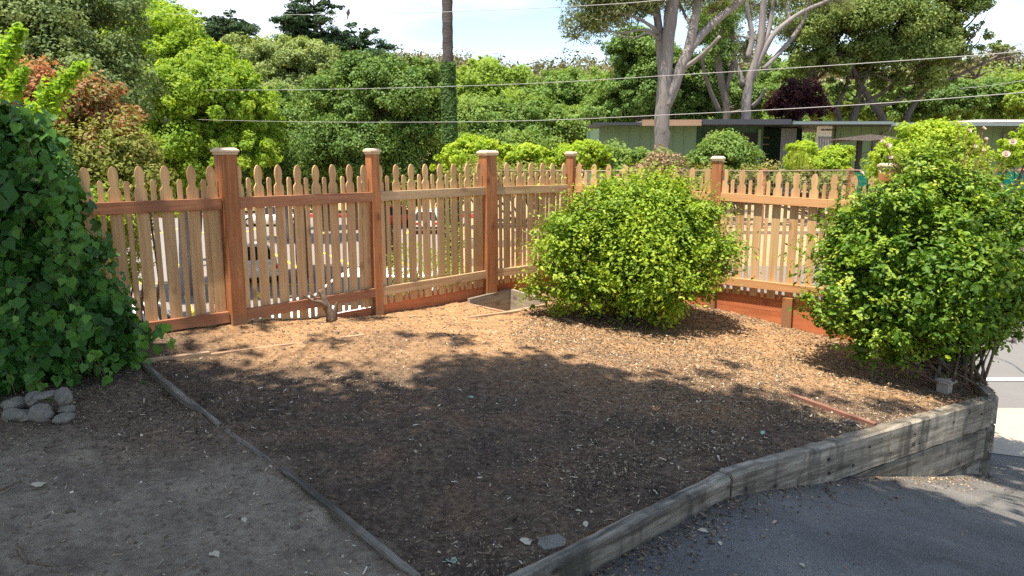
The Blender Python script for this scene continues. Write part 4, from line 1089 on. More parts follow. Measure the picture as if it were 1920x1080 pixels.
# ------------------------------------------------------------------ house
def house():
    root = empty('green_house', (10, 30, -.42), 'long low green house with dark flat eaves behind the hedges', 'house')
    def bx(name, x0, x1, y0, y1, z0, z1, mat, par=None, bevel=0):
        m = MB(); m.box(((x0 + x1) / 2, (y0 + y1) / 2, (z0 + z1) / 2), (x1 - x0, y1 - y0, z1 - z0), bevel=bevel)
        return m.build(name, M[mat], par or root, world=True)
    X = lambda u, Y=30: P(u, 260, Y).x
    Z = lambda v, Y=30: P(960, v, Y).z
    zb = -.5; zt = Z(236)
    def siding(name, x0, x1, y, z0, z1, mat):
        m = MB(); n = int((x1 - x0) / .4)
        m.box(((x0 + x1) / 2, y + .08, (z0 + z1) / 2), (x1 - x0, .14, z1 - z0))
        for i in range(1, n): m.box((x0 + i * (x1 - x0) / n, y + .004, (z0 + z1) / 2), (.035, .02, z1 - z0 - .01))
        return m.build(name, M[mat], root, world=True)
    siding('wall', X(1137), X(1299), 29.6, zb, zt, 'house_green')
    bx('wall', X(1137) , X(1137) + .12, 29.78, 38, zb, zt, 'house_green')
    w1 = siding('wall', X(1299) + .02, X(1432), 30.3, zb, zt, 'house_green_shade')
    bx('wall', X(1296), X(1301), 29.62, 30.28, zb, zt, 'house_green')
    wm = bx('window', X(1324), X(1372), 30.25, 30.29, Z(305), Z(250), 'fascia')
    for a, b in ((1327, 1346), (1349, 1369)): bx('pane', X(a), X(b), 30.225, 30.245, Z(303), Z(253), 'glass', wm)
    for a in (1326, 1347.5, 1370): bx('frame', X(a) - .02, X(a) + .02, 30.19, 30.222, Z(304), Z(251.5), 'white', wm)
    bx('frame', X(1326) + .022, X(1370) - .022, 30.19, 30.222, Z(254), Z(251.5), 'white', wm)
    d = bx('door', X(1386), X(1424), 30.25, 30.29, zb, Z(250), 'dark'); bx('door_trim', X(1424.5), X(1430), 30.2, 30.29, zb, Z(242), 'house_green', d)  # door is a flat dark sheet painted as the shaded doorway
    # open carport / store
    bx('back_wall', X(1432) + .02, X(1565), 33.4, 33.5, zb, zt, 'house_green_shade')
    for v in (258, 271, 290): bx('shelf', X(1434), X(1464), 31.3, 31.7, Z(v), Z(v) + .05, 'farwood')
    bx('side_panel', X(1432) + .03, X(1435) + .05, 30.4, 33.3, zb, zt, 'house_green_shade')
    m = MB(); n = 22; x0, x1 = X(1471), X(1500)
    for i in range(n): m.box((x0 + (i + .5) * (x1 - x0) / n, 30.4 + (.018 if i % 2 else 0), (zb + Z(240)) / 2), ((x1 - x0) / n * .96, .03, Z(240) - zb))
    m.build('corrugated_panel', M['corrug'], root, world=True)
    siding('wall', X(1562), X(1925), 30.2, zb, zt, 'house_green'); siding('wall', X(1925) + .01, X(2200), 30.2, zb, zt, 'house_green')
    bx('window', X(1640), X(1668), 30.14, 30.19, Z(300), Z(262), 'glass')
    # roof: slabs with fascia
    bx('roof', X(1110), X(1192), 28.7, 32.5, Z(237), Z(232), 'fascia'); 
    bx('roof', X(1192) + .01, X(1300), 28.75, 38.5, Z(236.5), Z(229), 'roofing')
    bx('raw_fascia', X(1192) + .02, X(1299), 28.70, 28.745, Z(238), Z(227), 'fascia_raw')
    bx('roof', X(1300) + .01, X(1458), 28.6, 38.5, Z(236), Z(226.5), 'fascia')
    bx('roof', X(1458) + .01, X(1635), 28.5, 38.5, Z(237), Z(230), 'fascia')
    bx('roof', X(1635) + .01, X(2300), 28.8, 38.5, Z(237), Z(231.5), 'fascia')
    bx('gutter', X(1458), X(1634), 28.36, 28.495, Z(236), Z(231), 'gutter'); bx('gutter', X(1636), X(2290), 28.62, 28.79, Z(238.5), Z(232.5), 'gutter')
    # low hipped piece on top at right
    x0, x1 = X(1828), X(2100)
    m = MB(); v = [m.bm.verts.new(p) for p in ((x0, 28.9, Z(231)), (x1, 28.9, Z(231)), (x1, 37, Z(231)), (x0, 37, Z(231)), (x0 + .6, 31, Z(222)), (x1 - .5, 31, Z(222)), (x1 - .5, 35, Z(222)), (x0 + .6, 35, Z(222)))]
    for f in ((0, 1, 5, 4), (1, 2, 6, 5), (2, 3, 7, 6), (3, 0, 4, 7), (4, 5, 6, 7), (3, 2, 1, 0)): m.bm.faces.new([v[i] for i in f])
    m.build('hipped_roof', M['roofing'], root, world=True)
    for u in (1640, 1869, 1882):
        m = MB(); m.tube([(X(u), 28.75, Z(238)), (X(u) + .02, 28.9, Z(245)), (X(u) + .35, 30.1, Z(250)), (X(u) + .35, 30.1, zb)], .05, 8); m.build('downspout', M['gutter'], root, world=True)
    # white appliance door leaning inside
    r2 = empty('white_door', (X(1540), 29.9, -.42), 'plain white door panel leaning in the open store of the green house', 'door')
    m = MB(); m.box((X(1541), 29.9, Z(272)), (.6, .05, 1.7), rot=Matrix.Rotation(.05, 3, 'Y')); m.build('panel', M['white'], r2, world=True)
    m = MB(); m.box((X(1562), 29.85, Z(272)), (.05, .05, 2.05)); m.box((X(1550), 29.85, Z(244)), (.6, .05, .04)); m.build('frame', M['plastic'], r2, world=True)
    # chair
    r3 = empty('grey_chair', (X(1537), 29.3, -.42), 'grey slatted garden chair in front of the white door panel', 'chair')
    zc = Z(288)
    m = MB(); m.box((X(1537), 29.3, zc), (.5, .5, .04)); m.build('seat', M['plastic'], r3, world=True)
    m = MB()
    for i in range(5): m.box((X(1537) - .2 + i * .1, 29.52, zc + .33), (.06, .02, .55))
    m.box((X(1537), 29.52, zc + .62), (.5, .03, .07)); m.build('backrest', M['corrug'], r3, world=True)
    for sx in (-.22, .22):
        for sy in (-.22, .22): m = MB(); m.box((X(1537) + sx, 29.3 + sy, (zc - .02 - .5) / 2), (.035, .035, zc - .02 + .5)); m.build('leg', M['plastic'], r3, world=True)
    # patio umbrella
    Yu = 25.5; c = P(1612, 262, Yu)
    r4 = empty('patio_umbrella', (c.x, Yu, -.42), 'flat brown patio umbrella on a dark post before the green house', 'umbrella')
    m = MB(); m.box((c.x, Yu, (c.z - .42) / 2), (.14, .14, c.z + .42)); m.build('post', M['plastic'], r4, world=True)
    m = MB(); n = 16; cc = c + Vector((.35, 0, .1)); rim = [m.bm.verts.new(cc + Vector((1.5 * math.cos(2 * math.pi * k / n), 1.3 * math.sin(2 * math.pi * k / n), -.13 + .03 * math.sin(k * 2.2)))) for k in range(n)]
    mid = [m.bm.verts.new(cc + Vector((.8 * math.cos(2 * math.pi * k / n), .7 * math.sin(2 * math.pi * k / n), -.02))) for k in range(n)]; tp = m.bm.verts.new(cc + Vector((0, 0, .08)))
    for k in range(n):
        m.bm.faces.new((rim[k], rim[(k + 1) % n], mid[(k + 1) % n], mid[k])); m.bm.faces.new((mid[k], mid[(k + 1) % n], tp))
    bmesh.ops.solidify(m.bm, geom=list(m.bm.faces), thickness=.02); m.build('canopy', M['umbrella'], r4, world=True)
    m = MB()
    for k in range(3): p = P(1615, 288 + k * 7, Yu); m.tube([p, p + Vector((1.1, .3, .18 - .1 * k))], .02, 5)
    m.build('strut', M['corrug'], r4, world=True)
house()

# ------------------------------------------------------------------ cars
def car(name, label, loc, rz, body, L=4.5, W=1.8, Hh=1.45, kind='sedan'):
    root = empty(name, loc, label, 'pickup truck' if kind == 'pickup' else 'car', 'cars in the parking lot', rz)
    zb = .22; zs = Hh * .60 if kind == 'sedan' else Hh * .58
    if kind == 'sedan':
        st = [(-.50, .55, .80), (-.485, .34, 1.0), (-.40, .24, 1.07), (-.2, .20, 1.0), (0, .20, 1.0), (.22, .20, .98), (.36, .22, .90), (.46, .28, .80), (.495, .40, .62), (.5, .45, .55)]
        gh = [(-.36, -.23, .02, .20)]; roof = (-.20, .06); base = (-.37, .24)
    elif kind == 'suv':
        st = [(-.5, .50, 1.02), (-.49, .34, 1.0), (-.40, .24, 1.0), (0, .22, 1.0), (.24, .22, 1.0), (.36, .24, .93), (.46, .3, .86), (.495, .42, .7), (.5, .48, .6)]
        roof = (-.44, .07); base = (-.485, .26)
    else:
        st = [(-.5, .50, 1.0), (-.49, .36, 1.0), (-.3, .3, 1.0), (0, .25, 1.0), (.26, .25, 1.0), (.38, .28, .95), (.47, .32, .88), (.495, .42, .72), (.5, .48, .66)]
        roof = (-.06, .12); base = (-.10, .28)
    m = MB(); rings = []
    for t, lo, hi in st:
        x = t * L; w = W / 2 * (1 - .16 * (abs(t) * 2) ** 5); zl = lo * .9; zh = zs * hi
        prof = [(-w * .86, zl), (-w * .99, zl + .12), (-w, zl + (zh - zl) * .6), (-w * .90, zh - .02), (-w * .75, zh), (w * .75, zh), (w * .90, zh - .02), (w, zl + (zh - zl) * .6), (w * .99, zl + .12), (w * .86, zl)]
        rings.append([m.bm.verts.new((x, a, b)) for a, b in prof])
    for i in range(len(rings) - 1):
        for j in range(10):
            f = m.bm.faces.new((rings[i][j], rings[i][(j + 1) % 10], rings[i + 1][(j + 1) % 10], rings[i + 1][j])); f.smooth = True
    m.bm.faces.new(rings[0]); m.bm.faces.new(rings[-1][::-1])
    bd = m.build('body', M[body], root)
    # greenhouse
    def loft(x0, x1, z, w): return [(x0 * L, -w, z), (x1 * L, -w, z), (x1 * L, w, z), (x0 * L, w, z)]
    m = MB(); a = [m.bm.verts.new(p) for p in loft(base[0], base[1], zs - .03, W / 2 * .88)]; b = [m.bm.verts.new(p) for p in loft(roof[0], roof[1], Hh - .05, W / 2 * .70)]
    for i in range(4): m.bm.faces.new((a[i], a[(i + 1) % 4], b[(i + 1) % 4], b[i]))
    m.bm.faces.new(b); m.bm.faces.new(a[::-1])
    m.build('windows', M['glass'], root)
    m = MB(); m.box(((roof[0] + roof[1]) / 2 * L, 0, Hh - .035), ((roof[1] - roof[0]) * L + .06, W * .72, .07), bevel=.03, taper=.94)
    for sy in (-1, 1):
        for (xa, xb) in ((base[0], roof[0]), (base[1], roof[1]), (-.08 if kind != 'pickup' else .02, -.08 if kind != 'pickup' else .02)):
            m.tube([(xa * L, sy * W / 2 * .885, zs - .02), (xb * L, sy * W / 2 * .71, Hh - .05)], .035, 5)
    m.build('roof', M[body], root)
    r = .33 if kind == 'sedan' else .38
    for sx in (-.31, .32):
        for sy in (-1, 1):
            m = MB(); c = Vector((sx * L, sy * (W / 2 - .10), r)); d = Vector((0, sy * .115, 0))
            m.tube([c - d, c - d * .7, c + d * .7, c + d], [r * .93, r, r, r * .93], 20); w = m.build('wheel', M['tyre'], root)
            m = MB(); m.tube([c + d * .9, c + d * 1.06], [r * .62, r * .58], 16); m.build('rim', M['rim'], w)
    for sy in (-1, 1):
        m = MB(); m.box((-.485 * L, sy * W * .37, zs * .80), (.16, .26, .16), bevel=.03); m.build('tail_light', M['red_lamp'], root)
        m = MB(); m.box((.472 * L, sy * W * .34, zs * .62), (.22, .30, .13), bevel=.03); m.build('headlight', M['lamp_clear'], root)
        m = MB(); m.box((.17 * L, sy * (W / 2 + .05), zs + .04), (.12, .16, .11), bevel=.02); m.build('wing_mirror', M[body], root)
    m = MB(); m.box((-.497 * L, 0, .42), (.1, W * .85, .16), bevel=.02); m.build('rear_bumper', M['plastic'] if kind != 'sedan' else M[body], root)
    m = MB(); m.box((-.502 * L, 0, zs * .72), (.03, .5, .14)); m.build('number_plate', M['white'], root)
    return root
zl = -3.555
p = P(468, 500, 31); car('parked_car', 'silver sedan seen from behind through the pickets right of the first post', (p.x, 31, zl), math.radians(118), 'carsilver', 4.6, 1.8, 1.45)
p = P(512, 400, 54); car('parked_car', 'white sedan parked sideways at the far side of the lot', (p.x, 54, zl), math.radians(184), 'carwhite', 4.7, 1.8, 1.45)
p = P(668, 520, 20.5); car('parked_pickup', 'white utility vehicle close behind the second fence panel', (p.x, 20.5, zl), math.radians(178), 'carwhite', 4.9, 1.9, 1.9, 'suv')
p = P(285, 570, 17.8); car('parked_car', 'white car with its roof just below the left fence panel', (p.x - .6, 17.8, zl), math.radians(105), 'carwhite', 4.5, 1.8, 1.5)
p = P(728, 390, 53); car('parked_car', 'red car beyond the third fence panel', (p.x, 53, zl), math.radians(200), 'carred', 4.5, 1.8, 1.5)
p = P(800, 395, 50); car('parked_car', 'white hatchback right of the red car', (p.x, 50, zl), math.radians(95), 'carwhite', 4.3, 1.75, 1.5, 'suv')

# ------------------------------------------------------------------ overhead wires
def wirepath(pts, r, label):
    pts = smooth_path([P(*p) for p in pts], 10)
    m = MB(); m.tube(pts, r, 6); o = m.build('overhead_wire', M['wire'], None, origin=pts[0]); tag(o, label, 'wire', 'overhead wires crossing above the fence'); return o
wirepath([(2000, 85, 8.5), (1900, 98, 9.5), (1600, 120, 11), (1280, 140, 13), (960, 158, 16), (640, 167, 20), (380, 169, 25), (255, 167, 29), (180, 165, 33)], .006, 'middle overhead wire ending among the trees at the left')
wirepath([(2000, 165, 8.5), (1900, 175, 9.5), (1600, 197, 11), (1280, 214, 13), (960, 227, 16), (640, 229, 20), (400, 225, 24), (290, 219, 28), (220, 214, 33)], .006, 'lowest overhead wire crossing in front of the green house')
wirepath([(1500, -30, 9), (1240, 0, 11), (1107, 10, 13), (900, 20, 15), (640, 27, 19), (383, 27, 24), (200, 24, 30)], .006, 'highest thin overhead wire crossing the open sky')
wirepath([(2000, 140, 30), (1920, 151, 31), (1860, 160, 33), (1800, 166, 35)], .012, 'short faint wire at the far right above the roof')
# bird
c = P(653, 24, 18.8)
root = empty('small_bird', c, 'tiny dark bird perched on the highest wire against the sky', 'bird')
bm = bmesh.new(); bmesh.ops.create_icosphere(bm, subdivisions=3, radius=1)
for v in bm.verts:
    z = v.co.z
    t = 1.0
    if z < -.2: t = 1 - .75 * (-z - .2) / .8
    if z > .35: t = .75
    v.co = Vector((v.co.x * .045 * t + (.012 if z > .5 else 0), v.co.y * .04 * t, z * .09))
for f in bm.faces: f.smooth = True
me = bpy.data.meshes.new('body'); bm.to_mesh(me); bm.free(); me.materials.append(M['bird']); o = meshobj('body', me, root); o.location = (0, -.02, -.005)
m = MB(); m.tube([(.03, -.02, .075), (.075, -.02, .07)], [.01, .001], 6); m.build('beak', M['plastic'], root)
m = MB(); m.tube([(-.01, -.02, -.07), (-.035, -.02, -.17)], [.016, .012], 6); m.build('tail', M['bird'], root)

# ------------------------------------------------------------------ TREES
gz = lambda x, y: float(basez(x, y)) - .1
def base(u, Y): x = P(u, 300, Y).x; return (x, Y, gz(x, Y))
# 1 left grey oak
tree('oak_tree', 'grey green oak filling the upper left corner', 'tree', base(60, 20),
     [blob(60, 60, 150, 110, 20), blob(180, 40, 95, 75, 21), blob(120, 170, 130, 90, 19), blob(0, 180, 120, 110, 19), blob(210, 150, 85, 80, 20), blob(-60, 60, 150, 150, 20), blob(230, 230, 70, 70, 20), blob(60, 270, 150, 80, 20), blob(150, 310, 110, 70, 19.5)],
     80000, .13, 'oakgrey', 900, tr=.3, sig=.22)
# 2 lime maple
tree('maple_tree', 'bright lime green tree left of centre glowing in the sun', 'tree', base(330, 27),
     [blob(190, 60, 85, 75, 27), blob(280, 100, 105, 75, 27), blob(330, 190, 120, 95, 26.5), blob(390, 135, 80, 55, 27), blob(440, 210, 85, 75, 27), blob(250, 30, 70, 45, 28), blob(320, 60, 50, 35, 28), blob(330, 290, 130, 70, 26), blob(450, 300, 60, 60, 26), blob(240, 180, 90, 80, 27), blob(440, 270, 80, 60, 27), blob(280, 350, 130, 50, 26)],
     110000, .17, 'maple', 1000, 'bark_pale', tr=.28, sig=.2)
tree('olive_tree', 'dull green tree rising behind the lime tree at its top right', 'tree', base(350, 34),
     [blob(300, 45, 60, 32, 34), blob(345, 60, 30, 25, 34), blob(260, 30, 50, 25, 34)], 14000, .16, 'oakgrey', 200, tr=.2, sig=.22)
tree('olive_tree', 'soft olive green tree between the lime tree and the cypress', 'tree', base(540, 44),
     [blob(540, 130, 90, 52, 44), blob(460, 120, 65, 45, 44), blob(590, 120, 50, 42, 44), blob(510, 180, 100, 50, 43), blob(620, 170, 40, 50, 43), blob(480, 100, 40, 28, 45)], 60000, .2, 'olive', 600, 'bark_pale', tr=.3, sig=.2)
# conifers with layered boughs
def conifer(label, u, Y, vtop, vbot, wpx, layers, n, size, lean=0):
    bt = P(u, vbot, Y); root = empty('cypress_tree', (bt.x, Y, gz(bt.x, Y)), label, 'tree', 'trees beyond the fence')
    tp = P(u + lean, vtop, Y); m = MB()
    m.tube([(bt.x, Y, gz(bt.x, Y)), bt.lerp(tp, .3), bt.lerp(tp, .7), tp], [.4, .3, .16, .04], 8, .05)
    bl = []
    for k in range(layers):
        t = (k + .5) / layers; c = bt.lerp(tp, t); w = wpx * Y / F * (1 - t) ** .55 * random.uniform(.75, 1.1) + .6
        for s in (-1, 1):
            if random.random() < .12: continue
            ww = w * random.uniform(.6, 1.1); e = c + Vector((s * ww * .62, random.uniform(-.5, .5), .18 * ww + random.uniform(-.2, .4)))
            bl.append((e.x, e.y, e.z, ww * .5, ww * .45, .34 + .10 * ww)); bl.append((e.x - s * ww * .35, e.y, e.z - .15, ww * .35, ww * .35, .35))
            m.tube(limbpath(c - Vector((0, 0, .3)), e + Vector((s * ww * .3, 0, .2)), .06, 3), rads(.09, .02, 4), 5)
        bl.append((c.x, c.y, c.z, w * .3, w * .3, .4))
    m.build('trunk', M['bark_dark'], root, world=True)
    crown('crown', root, bl, int(n * 2.3), size * .6, M['conifer'], layers * 60, sig=.3, shell=.2, down=.5, flat=.4)
conifer('tall dark cypress with layered boughs standing against the sky left of the palm', 600, 50, 0, 175, 92, 17, 60000, .2, -12)
conifer('dark cypress beside the tall one leaning lower to its right', 660, 51, 62, 175, 62, 10, 34000, .2, 15)
conifer('small dark conifer top above the olive tree', 421, 62, 38, 110, 55, 9, 24000, .24)
tree('oak_tree', 'dark rounded oak directly left of the palm trunk', 'tree', base(730, 29),
     [blob(740, 200, 100, 80, 29), blob(700, 150, 75, 40, 29), blob(770, 150, 60, 42, 29), blob(640, 210, 70, 65, 29), blob(670, 280, 100, 60, 28.5), blob(790, 260, 50, 90, 29), blob(720, 330, 110, 45, 29), blob(580, 330, 80, 60, 29)],
     100000, .14, 'darkgreen', 900, tr=.35, sig=.2)
tree('oak_tree', 'dark green oak lower left of the round one with reddish tips', 'tree', base(560, 31),
     [blob(560, 240, 75, 50, 31), blob(520, 200, 50, 35, 32), blob(620, 180, 50, 40, 31.5), blob(560, 300, 90, 60, 30.5), blob(500, 260, 50, 60, 31), blob(610, 270, 60, 60, 30.5), blob(500, 330, 60, 40, 30)],
     70000, .15, 'darkgreen', 700, tr=.3, sig=.2)
# palm
def palm():
    a = P(842, 330, 27); b0 = P(838, -60, 27); z0 = gz(a.x, 27)
    root = empty('palm_tree', (a.x, 27, z0), 'tall bare palm trunk rising out of the picture wrapped in ivy below', 'tree', 'trees beyond the fence')
    m = MB(); n = 60; pts = [Vector((a.x + (b0.x - a.x) * t, 27, z0 + (b0.z + 3 - z0) * t)) for t in [i / n for i in range(n + 1)]]
    m.tube(pts, [(.205 if i % 2 else .19) - .02 * i / n for i in range(n + 1)], 16, .03); m.build('trunk', M['bark_palm'], root, world=True)
    k = 24000; t = rng.random(k) ** 1.15; zt = P(848, 118, 27).z; z = z0 + (zt - z0) * t
    an = rng.uniform(0, 2 * math.pi, k); rr = .15 + .08 * rng.random(k) + .16 * (1 - t) ** 1.5 * rng.random(k) + .05 * (vnoise(z, an, 1.3, 3) - .3)
    C = np.stack([a.x + .09 * (1 - t) + (b0.x - a.x) * .45 * t + np.cos(an) * rr, 27 + np.sin(an) * rr, z], 1); Nn = np.stack([np.cos(an), np.sin(an) - .3, .4 + 0 * an], 1) + rng.normal(size=(k, 3)) * .4
    leafmesh('ivy', C, Nn, np.full(k, .12), IVYL, M['palmivy'], rng.random(k) * .7, origin=wloc(root), parent=root)
palm()
tree('broadleaf_tree', 'rounded yellow green tree just right of the palm', 'tree', base(915, 52),
     [blob(905, 170, 55, 52, 52), blob(960, 175, 45, 42, 52), blob(880, 200, 45, 50, 52), blob(920, 220, 80, 40, 51)], 40000, .24, 'yellowgreen', 400, 'bark_pale', tr=.3, sig=.2)
tree('broadleaf_tree', 'green tree in the middle distance below the yellow green one', 'tree', base(930, 43),
     [blob(900, 240, 85, 50, 43), blob(980, 230, 75, 50, 43), blob(940, 290, 120, 45, 42), blob(870, 300, 50, 40, 41)], 60000, .2, 'midgreen', 600, tr=.3, sig=.2)
tree('broadleaf_tree', 'green tree left of the gum trunk in the middle distance', 'tree', base(1080, 46),
     [blob(1050, 190, 70, 55, 46), blob(1110, 200, 70, 60, 46), blob(1020, 230, 60, 50, 46), blob(1090, 250, 110, 45, 44), blob(1160, 210, 70, 60, 44), blob(1060, 160, 40, 26, 47)], 75000, .2, 'midgreen', 650, 'bark_pale', tr=.3, sig=.2)
tree('oak_tree', 'dark oak behind the pale gum trunk', 'tree', base(1190, 37),
     [blob(1190, 100, 52, 40, 37), blob(1230, 150, 60, 60, 37), blob(1180, 180, 55, 50, 37), blob(1150, 215, 50, 30, 37), blob(1270, 210, 50, 40, 38)], 45000, .17, 'darkgreen', 350, tr=.25, sig=.22)
tree('oak_tree', 'dark leafy tree between the two pale trunked gums', 'tree', base(1330, 36),
     [blob(1335, 70, 40, 60, 36), blob(1310, 150, 55, 55, 37), blob(1380, 190, 65, 45, 41), blob(1290, 200, 60, 50, 38), blob(1360, 20, 30, 40, 36), blob(1445, 200, 40, 45, 41)], 48000, .16, 'darkgreen', 350, tr=.22, sig=.24)
# gum trees with explicit limbs
def gum(label, limbs, blobs, n, size, mat, Y, group='trees beyond the fence', barkm='bark_pale'):
    a = P(limbs[0][0][0], limbs[0][0][1], Y); root = empty('gum_tree', (a.x, Y, gz(a.x, Y)), label, 'tree', group)
    m = MB()
    for k, (pth, r0, r1) in enumerate([(l[:-2], l[-2], l[-1]) for l in limbs]):
        dy = random.uniform(-1.2, 1.2) if k else 0
        pts = [P(u, v, Y + dy * (i / len(pth))) for i, (u, v) in enumerate(pth)]
        if k == 0: pts = [Vector((pts[0].x, Y, gz(a.x, Y)))] + pts
        kf = .92 if Y == 24 else .78
        pp = smooth_path(pts, 5); m.tube(pp, rads(r0 * kf * Y / F, r1 * kf * Y / F, len(pp)), 10, .08)
    for b in blobs:
        for _ in range(16):
            s = Vector(b[:3]); e = s + Vector((random.uniform(-1, 1) * b[3], random.uniform(-1, 1) * b[4], random.uniform(-.8, 1) * b[5]))
            m.tube(limbpath(s, e, .2, 3), rads(.022, .005, 4), 5)
    m.build('trunk', M[barkm], root, world=True)
    crown('crown', root, blobs, n, size, M[mat], max(80, n // 70), shape=LONG, sig=.3, shell=.2, down=.6)
gum('tall gum tree with thick pale trunk rising in front of the green house',
    [((1241, 275), (1241, 230), (1245, 180), (1248, 130), (1254, 60), (1262, 0), (1268, -60), 16, 12), ((1243, 150), (1238, 100), (1235, 50), (1228, 0), (1222, -50), 9, 7), ((1247, 200), (1262, 165), (1277, 125), (1292, 92), 13, 10),
     ((1290, 98), (1298, 60), (1306, 20), (1318, -50), 10, 7), ((1290, 95), (1318, 62), (1350, 32), (1385, 5), (1420, -40), 9.5, 6), ((1280, 130), (1305, 112), (1330, 90), (1350, 68), 5, 3), ((1236, 60), (1210, 42), (1180, 28), (1140, 22), 4, 1.5),
     ((1236, 62), (1200, 56), (1165, 62), (1130, 54), 3, 1.2), ((1232, 30), (1200, 14), (1160, 2), (1120, -8), 3.5, 1.2), ((1237, 75), (1215, 62), (1190, 70), (1150, 66), 2.5, 1), ((1300, 55), (1285, 30), (1275, 5), 4, 2)],
    [blob(1100, 50, 42, 32, 24), blob(1140, 25, 60, 32, 24), blob(1190, 10, 55, 22, 24), blob(1080, 70, 22, 14, 24), blob(1150, -30, 90, 35, 24), blob(1300, -20, 90, 30, 24.5), blob(1225, -10, 40, 25, 24), blob(1340, 20, 30, 16, 25)], 26000, .13, 'gum', 24)
gum('pale multi stemmed gum tree growing behind the house roof',
    [((1398, 235), (1400, 190), (1405, 150), (1420, 105), (1428, 60), (1432, 0), (1440, -50), 13, 6), ((1408, 150), (1430, 100), (1455, 60), (1500, 25), (1550, 2), (1590, -20), 8, 3), ((1402, 110), (1410, 70), (1402, 20), (1395, -40), 7, 4),
     ((1420, 100), (1440, 60), (1448, 10), (1455, -50), 7, 4), ((1430, 130), (1465, 95), (1500, 50), (1520, 0), (1530, -40), 6, 3), ((1395, 160), (1380, 120), (1372, 95), 6, 4), ((1410, 200), (1425, 185), (1435, 165), 5, 2), ((1420, 75), (1390, 68), (1370, 70), 3, 1),
     ((1480, 40), (1478, 5), (1485, -30), 4, 2)],
    [blob(1400, 80, 40, 25, 35), blob(1420, 10, 60, 22, 35), blob(1500, -10, 60, 22, 35), blob(1480, 60, 25, 18, 36), blob(1395, 150, 22, 18, 36), blob(1375, 110, 25, 20, 36), blob(1560, 5, 40, 14, 35), blob(1440, 130, 15, 12, 36)], 15000, .13, 'gum', 34)
gum('dark leaning gum trunks just left of the multi stemmed one',
    [((1362, 235), (1360, 190), (1350, 140), (1345, 95), (1350, 40), (1352, -40), 9, 7), ((1350, 210), (1330, 165), (1318, 120), (1322, 90), 6, 3), ((1360, 170), (1375, 110), (1372, 40), (1378, -40), 6, 4)],
    [blob(1345, 40, 35, 30, 33), blob(1350, 100, 30, 24, 33)], 7000, .13, 'darkgreen', 33, barkm='bark_dark')
# big oak right
def bigoak():
    Y = 40
    bl = [blob(1560, 60, 80, 55, Y), blob(1640, 50, 110, 60, Y), blob(1740, 30, 90, 50, Y), blob(1790, 70, 60, 40, Y), blob(1700, 110, 100, 45, Y), blob(1530, 110, 55, 40, Y), blob(1600, 110, 80, 35, Y), blob(1770, 115, 60, 28, Y), blob(1830, 130, 35, 16, Y),
          blob(1700, -30, 120, 40, Y), blob(1870, 95, 40, 16, Y), blob(1890, 100, 22, 12, Y), blob(1510, 60, 35, 30, Y), blob(1800, 20, 45, 40, Y), blob(1620, 170, 45, 22, Y), blob(1710, 160, 50, 22, Y)]
    a = P(1650, 235, Y); root = empty('oak_tree', (a.x, Y, gz(a.x, Y)), 'huge spreading oak with a broad crown at the upper right', 'tree', 'trees beyond the fence')
    m = MB()
    for l in (((1598, 240), (1605, 205), (1615, 160), (1640, 110), 10, 3), ((1575, 238), (1570, 200), (1590, 150), (1575, 115), (1560, 90), 6, 2), ((1655, 235), (1640, 200), (1620, 170), (1600, 130), (1590, 90), 9, 3), ((1698, 235), (1712, 200), (1740, 165), (1800, 140), (1870, 105), 7, 2),
              ((1610, 200), (1660, 170), (1700, 130), 5, 2), ((1640, 200), (1680, 190), (1740, 150), 5, 2), ((1570, 215), (1550, 190), (1530, 150), 4, 1.5)):
        pts = [P(u, v, Y) for u, v in l[:-2]]; pts = [Vector((pts[0].x, Y, gz(pts[0].x, Y)))] + pts
        if l[0][1] < 225: pts = pts[1:]
        pp = smooth_path(pts, 4); m.tube(pp, rads(l[-2] * Y / F, l[-1] * Y / F, len(pp)), 8, .06)
    for b in bl:
        for _ in range(8):
            s = Vector((b[0], b[1], b[2] - b[5])); e = Vector(b[:3]) + Vector((random.uniform(-1, 1) * b[3], random.uniform(-1, 1) * b[4], random.uniform(-.8, 1) * b[5]))
            m.tube(limbpath(s, e, .2, 3), rads(.06, .012, 4), 5)
    m.build('trunk', M['bark_dark'], root, world=True)
    crown('crown', root, bl, 160000, .135, M['oakbig'], 620, sig=.18, shell=.5, down=.4, flat=.7, svar=.5)
M['oakbig'] = leafmat('spreading_oak_leaf', [(0, (.035, .06, .015)), (.5, (.085, .125, .03)), (.9, (.16, .20, .05)), (1, (.24, .25, .08))], .32, .5, 1.3, .3, .4, .5, adj=(1.85, 1.75, 1.8))
bigoak()
tree('plum_tree', 'dark purple leaved tree above the house roof', 'tree', base(1500, 37),
     [blob(1500, 190, 48, 36, 37), blob(1470, 210, 32, 28, 37), blob(1530, 208, 32, 24, 37)], 11000, .15, 'purple', 170, tr=.2, sig=.26)
tree('broadleaf_tree', 'dark green tree mass behind the right end of the roof', 'tree', base(1800, 48),
     [blob(1780, 190, 70, 35, 48), blob(1840, 190, 60, 35, 48), blob(1730, 205, 50, 30, 48), blob(1680, 205, 50, 30, 48), blob(1900, 200, 50, 35, 52)], 50000, .2, 'darkgreen', 450, tr=.25, sig=.2)
tree('broadleaf_tree', 'pale yellow green tree at the far right edge', 'tree', base(1915, 46),
     [blob(1910, 200, 32, 28, 46), blob(1950, 190, 50, 40, 46)], 16000, .2, 'yellowgreen', 150, tr=.2, sig=.2)
tree('broadleaf_tree', 'mid green tree under the spreading oak', 'tree', base(1600, 50),
     [blob(1560, 200, 60, 35, 50), blob(1620, 205, 60, 30, 50), blob(1480, 170, 45, 50, 50), blob(1430, 160, 40, 50, 52)], 40000, .2, 'midgreen', 350, tr=.25, sig=.2)
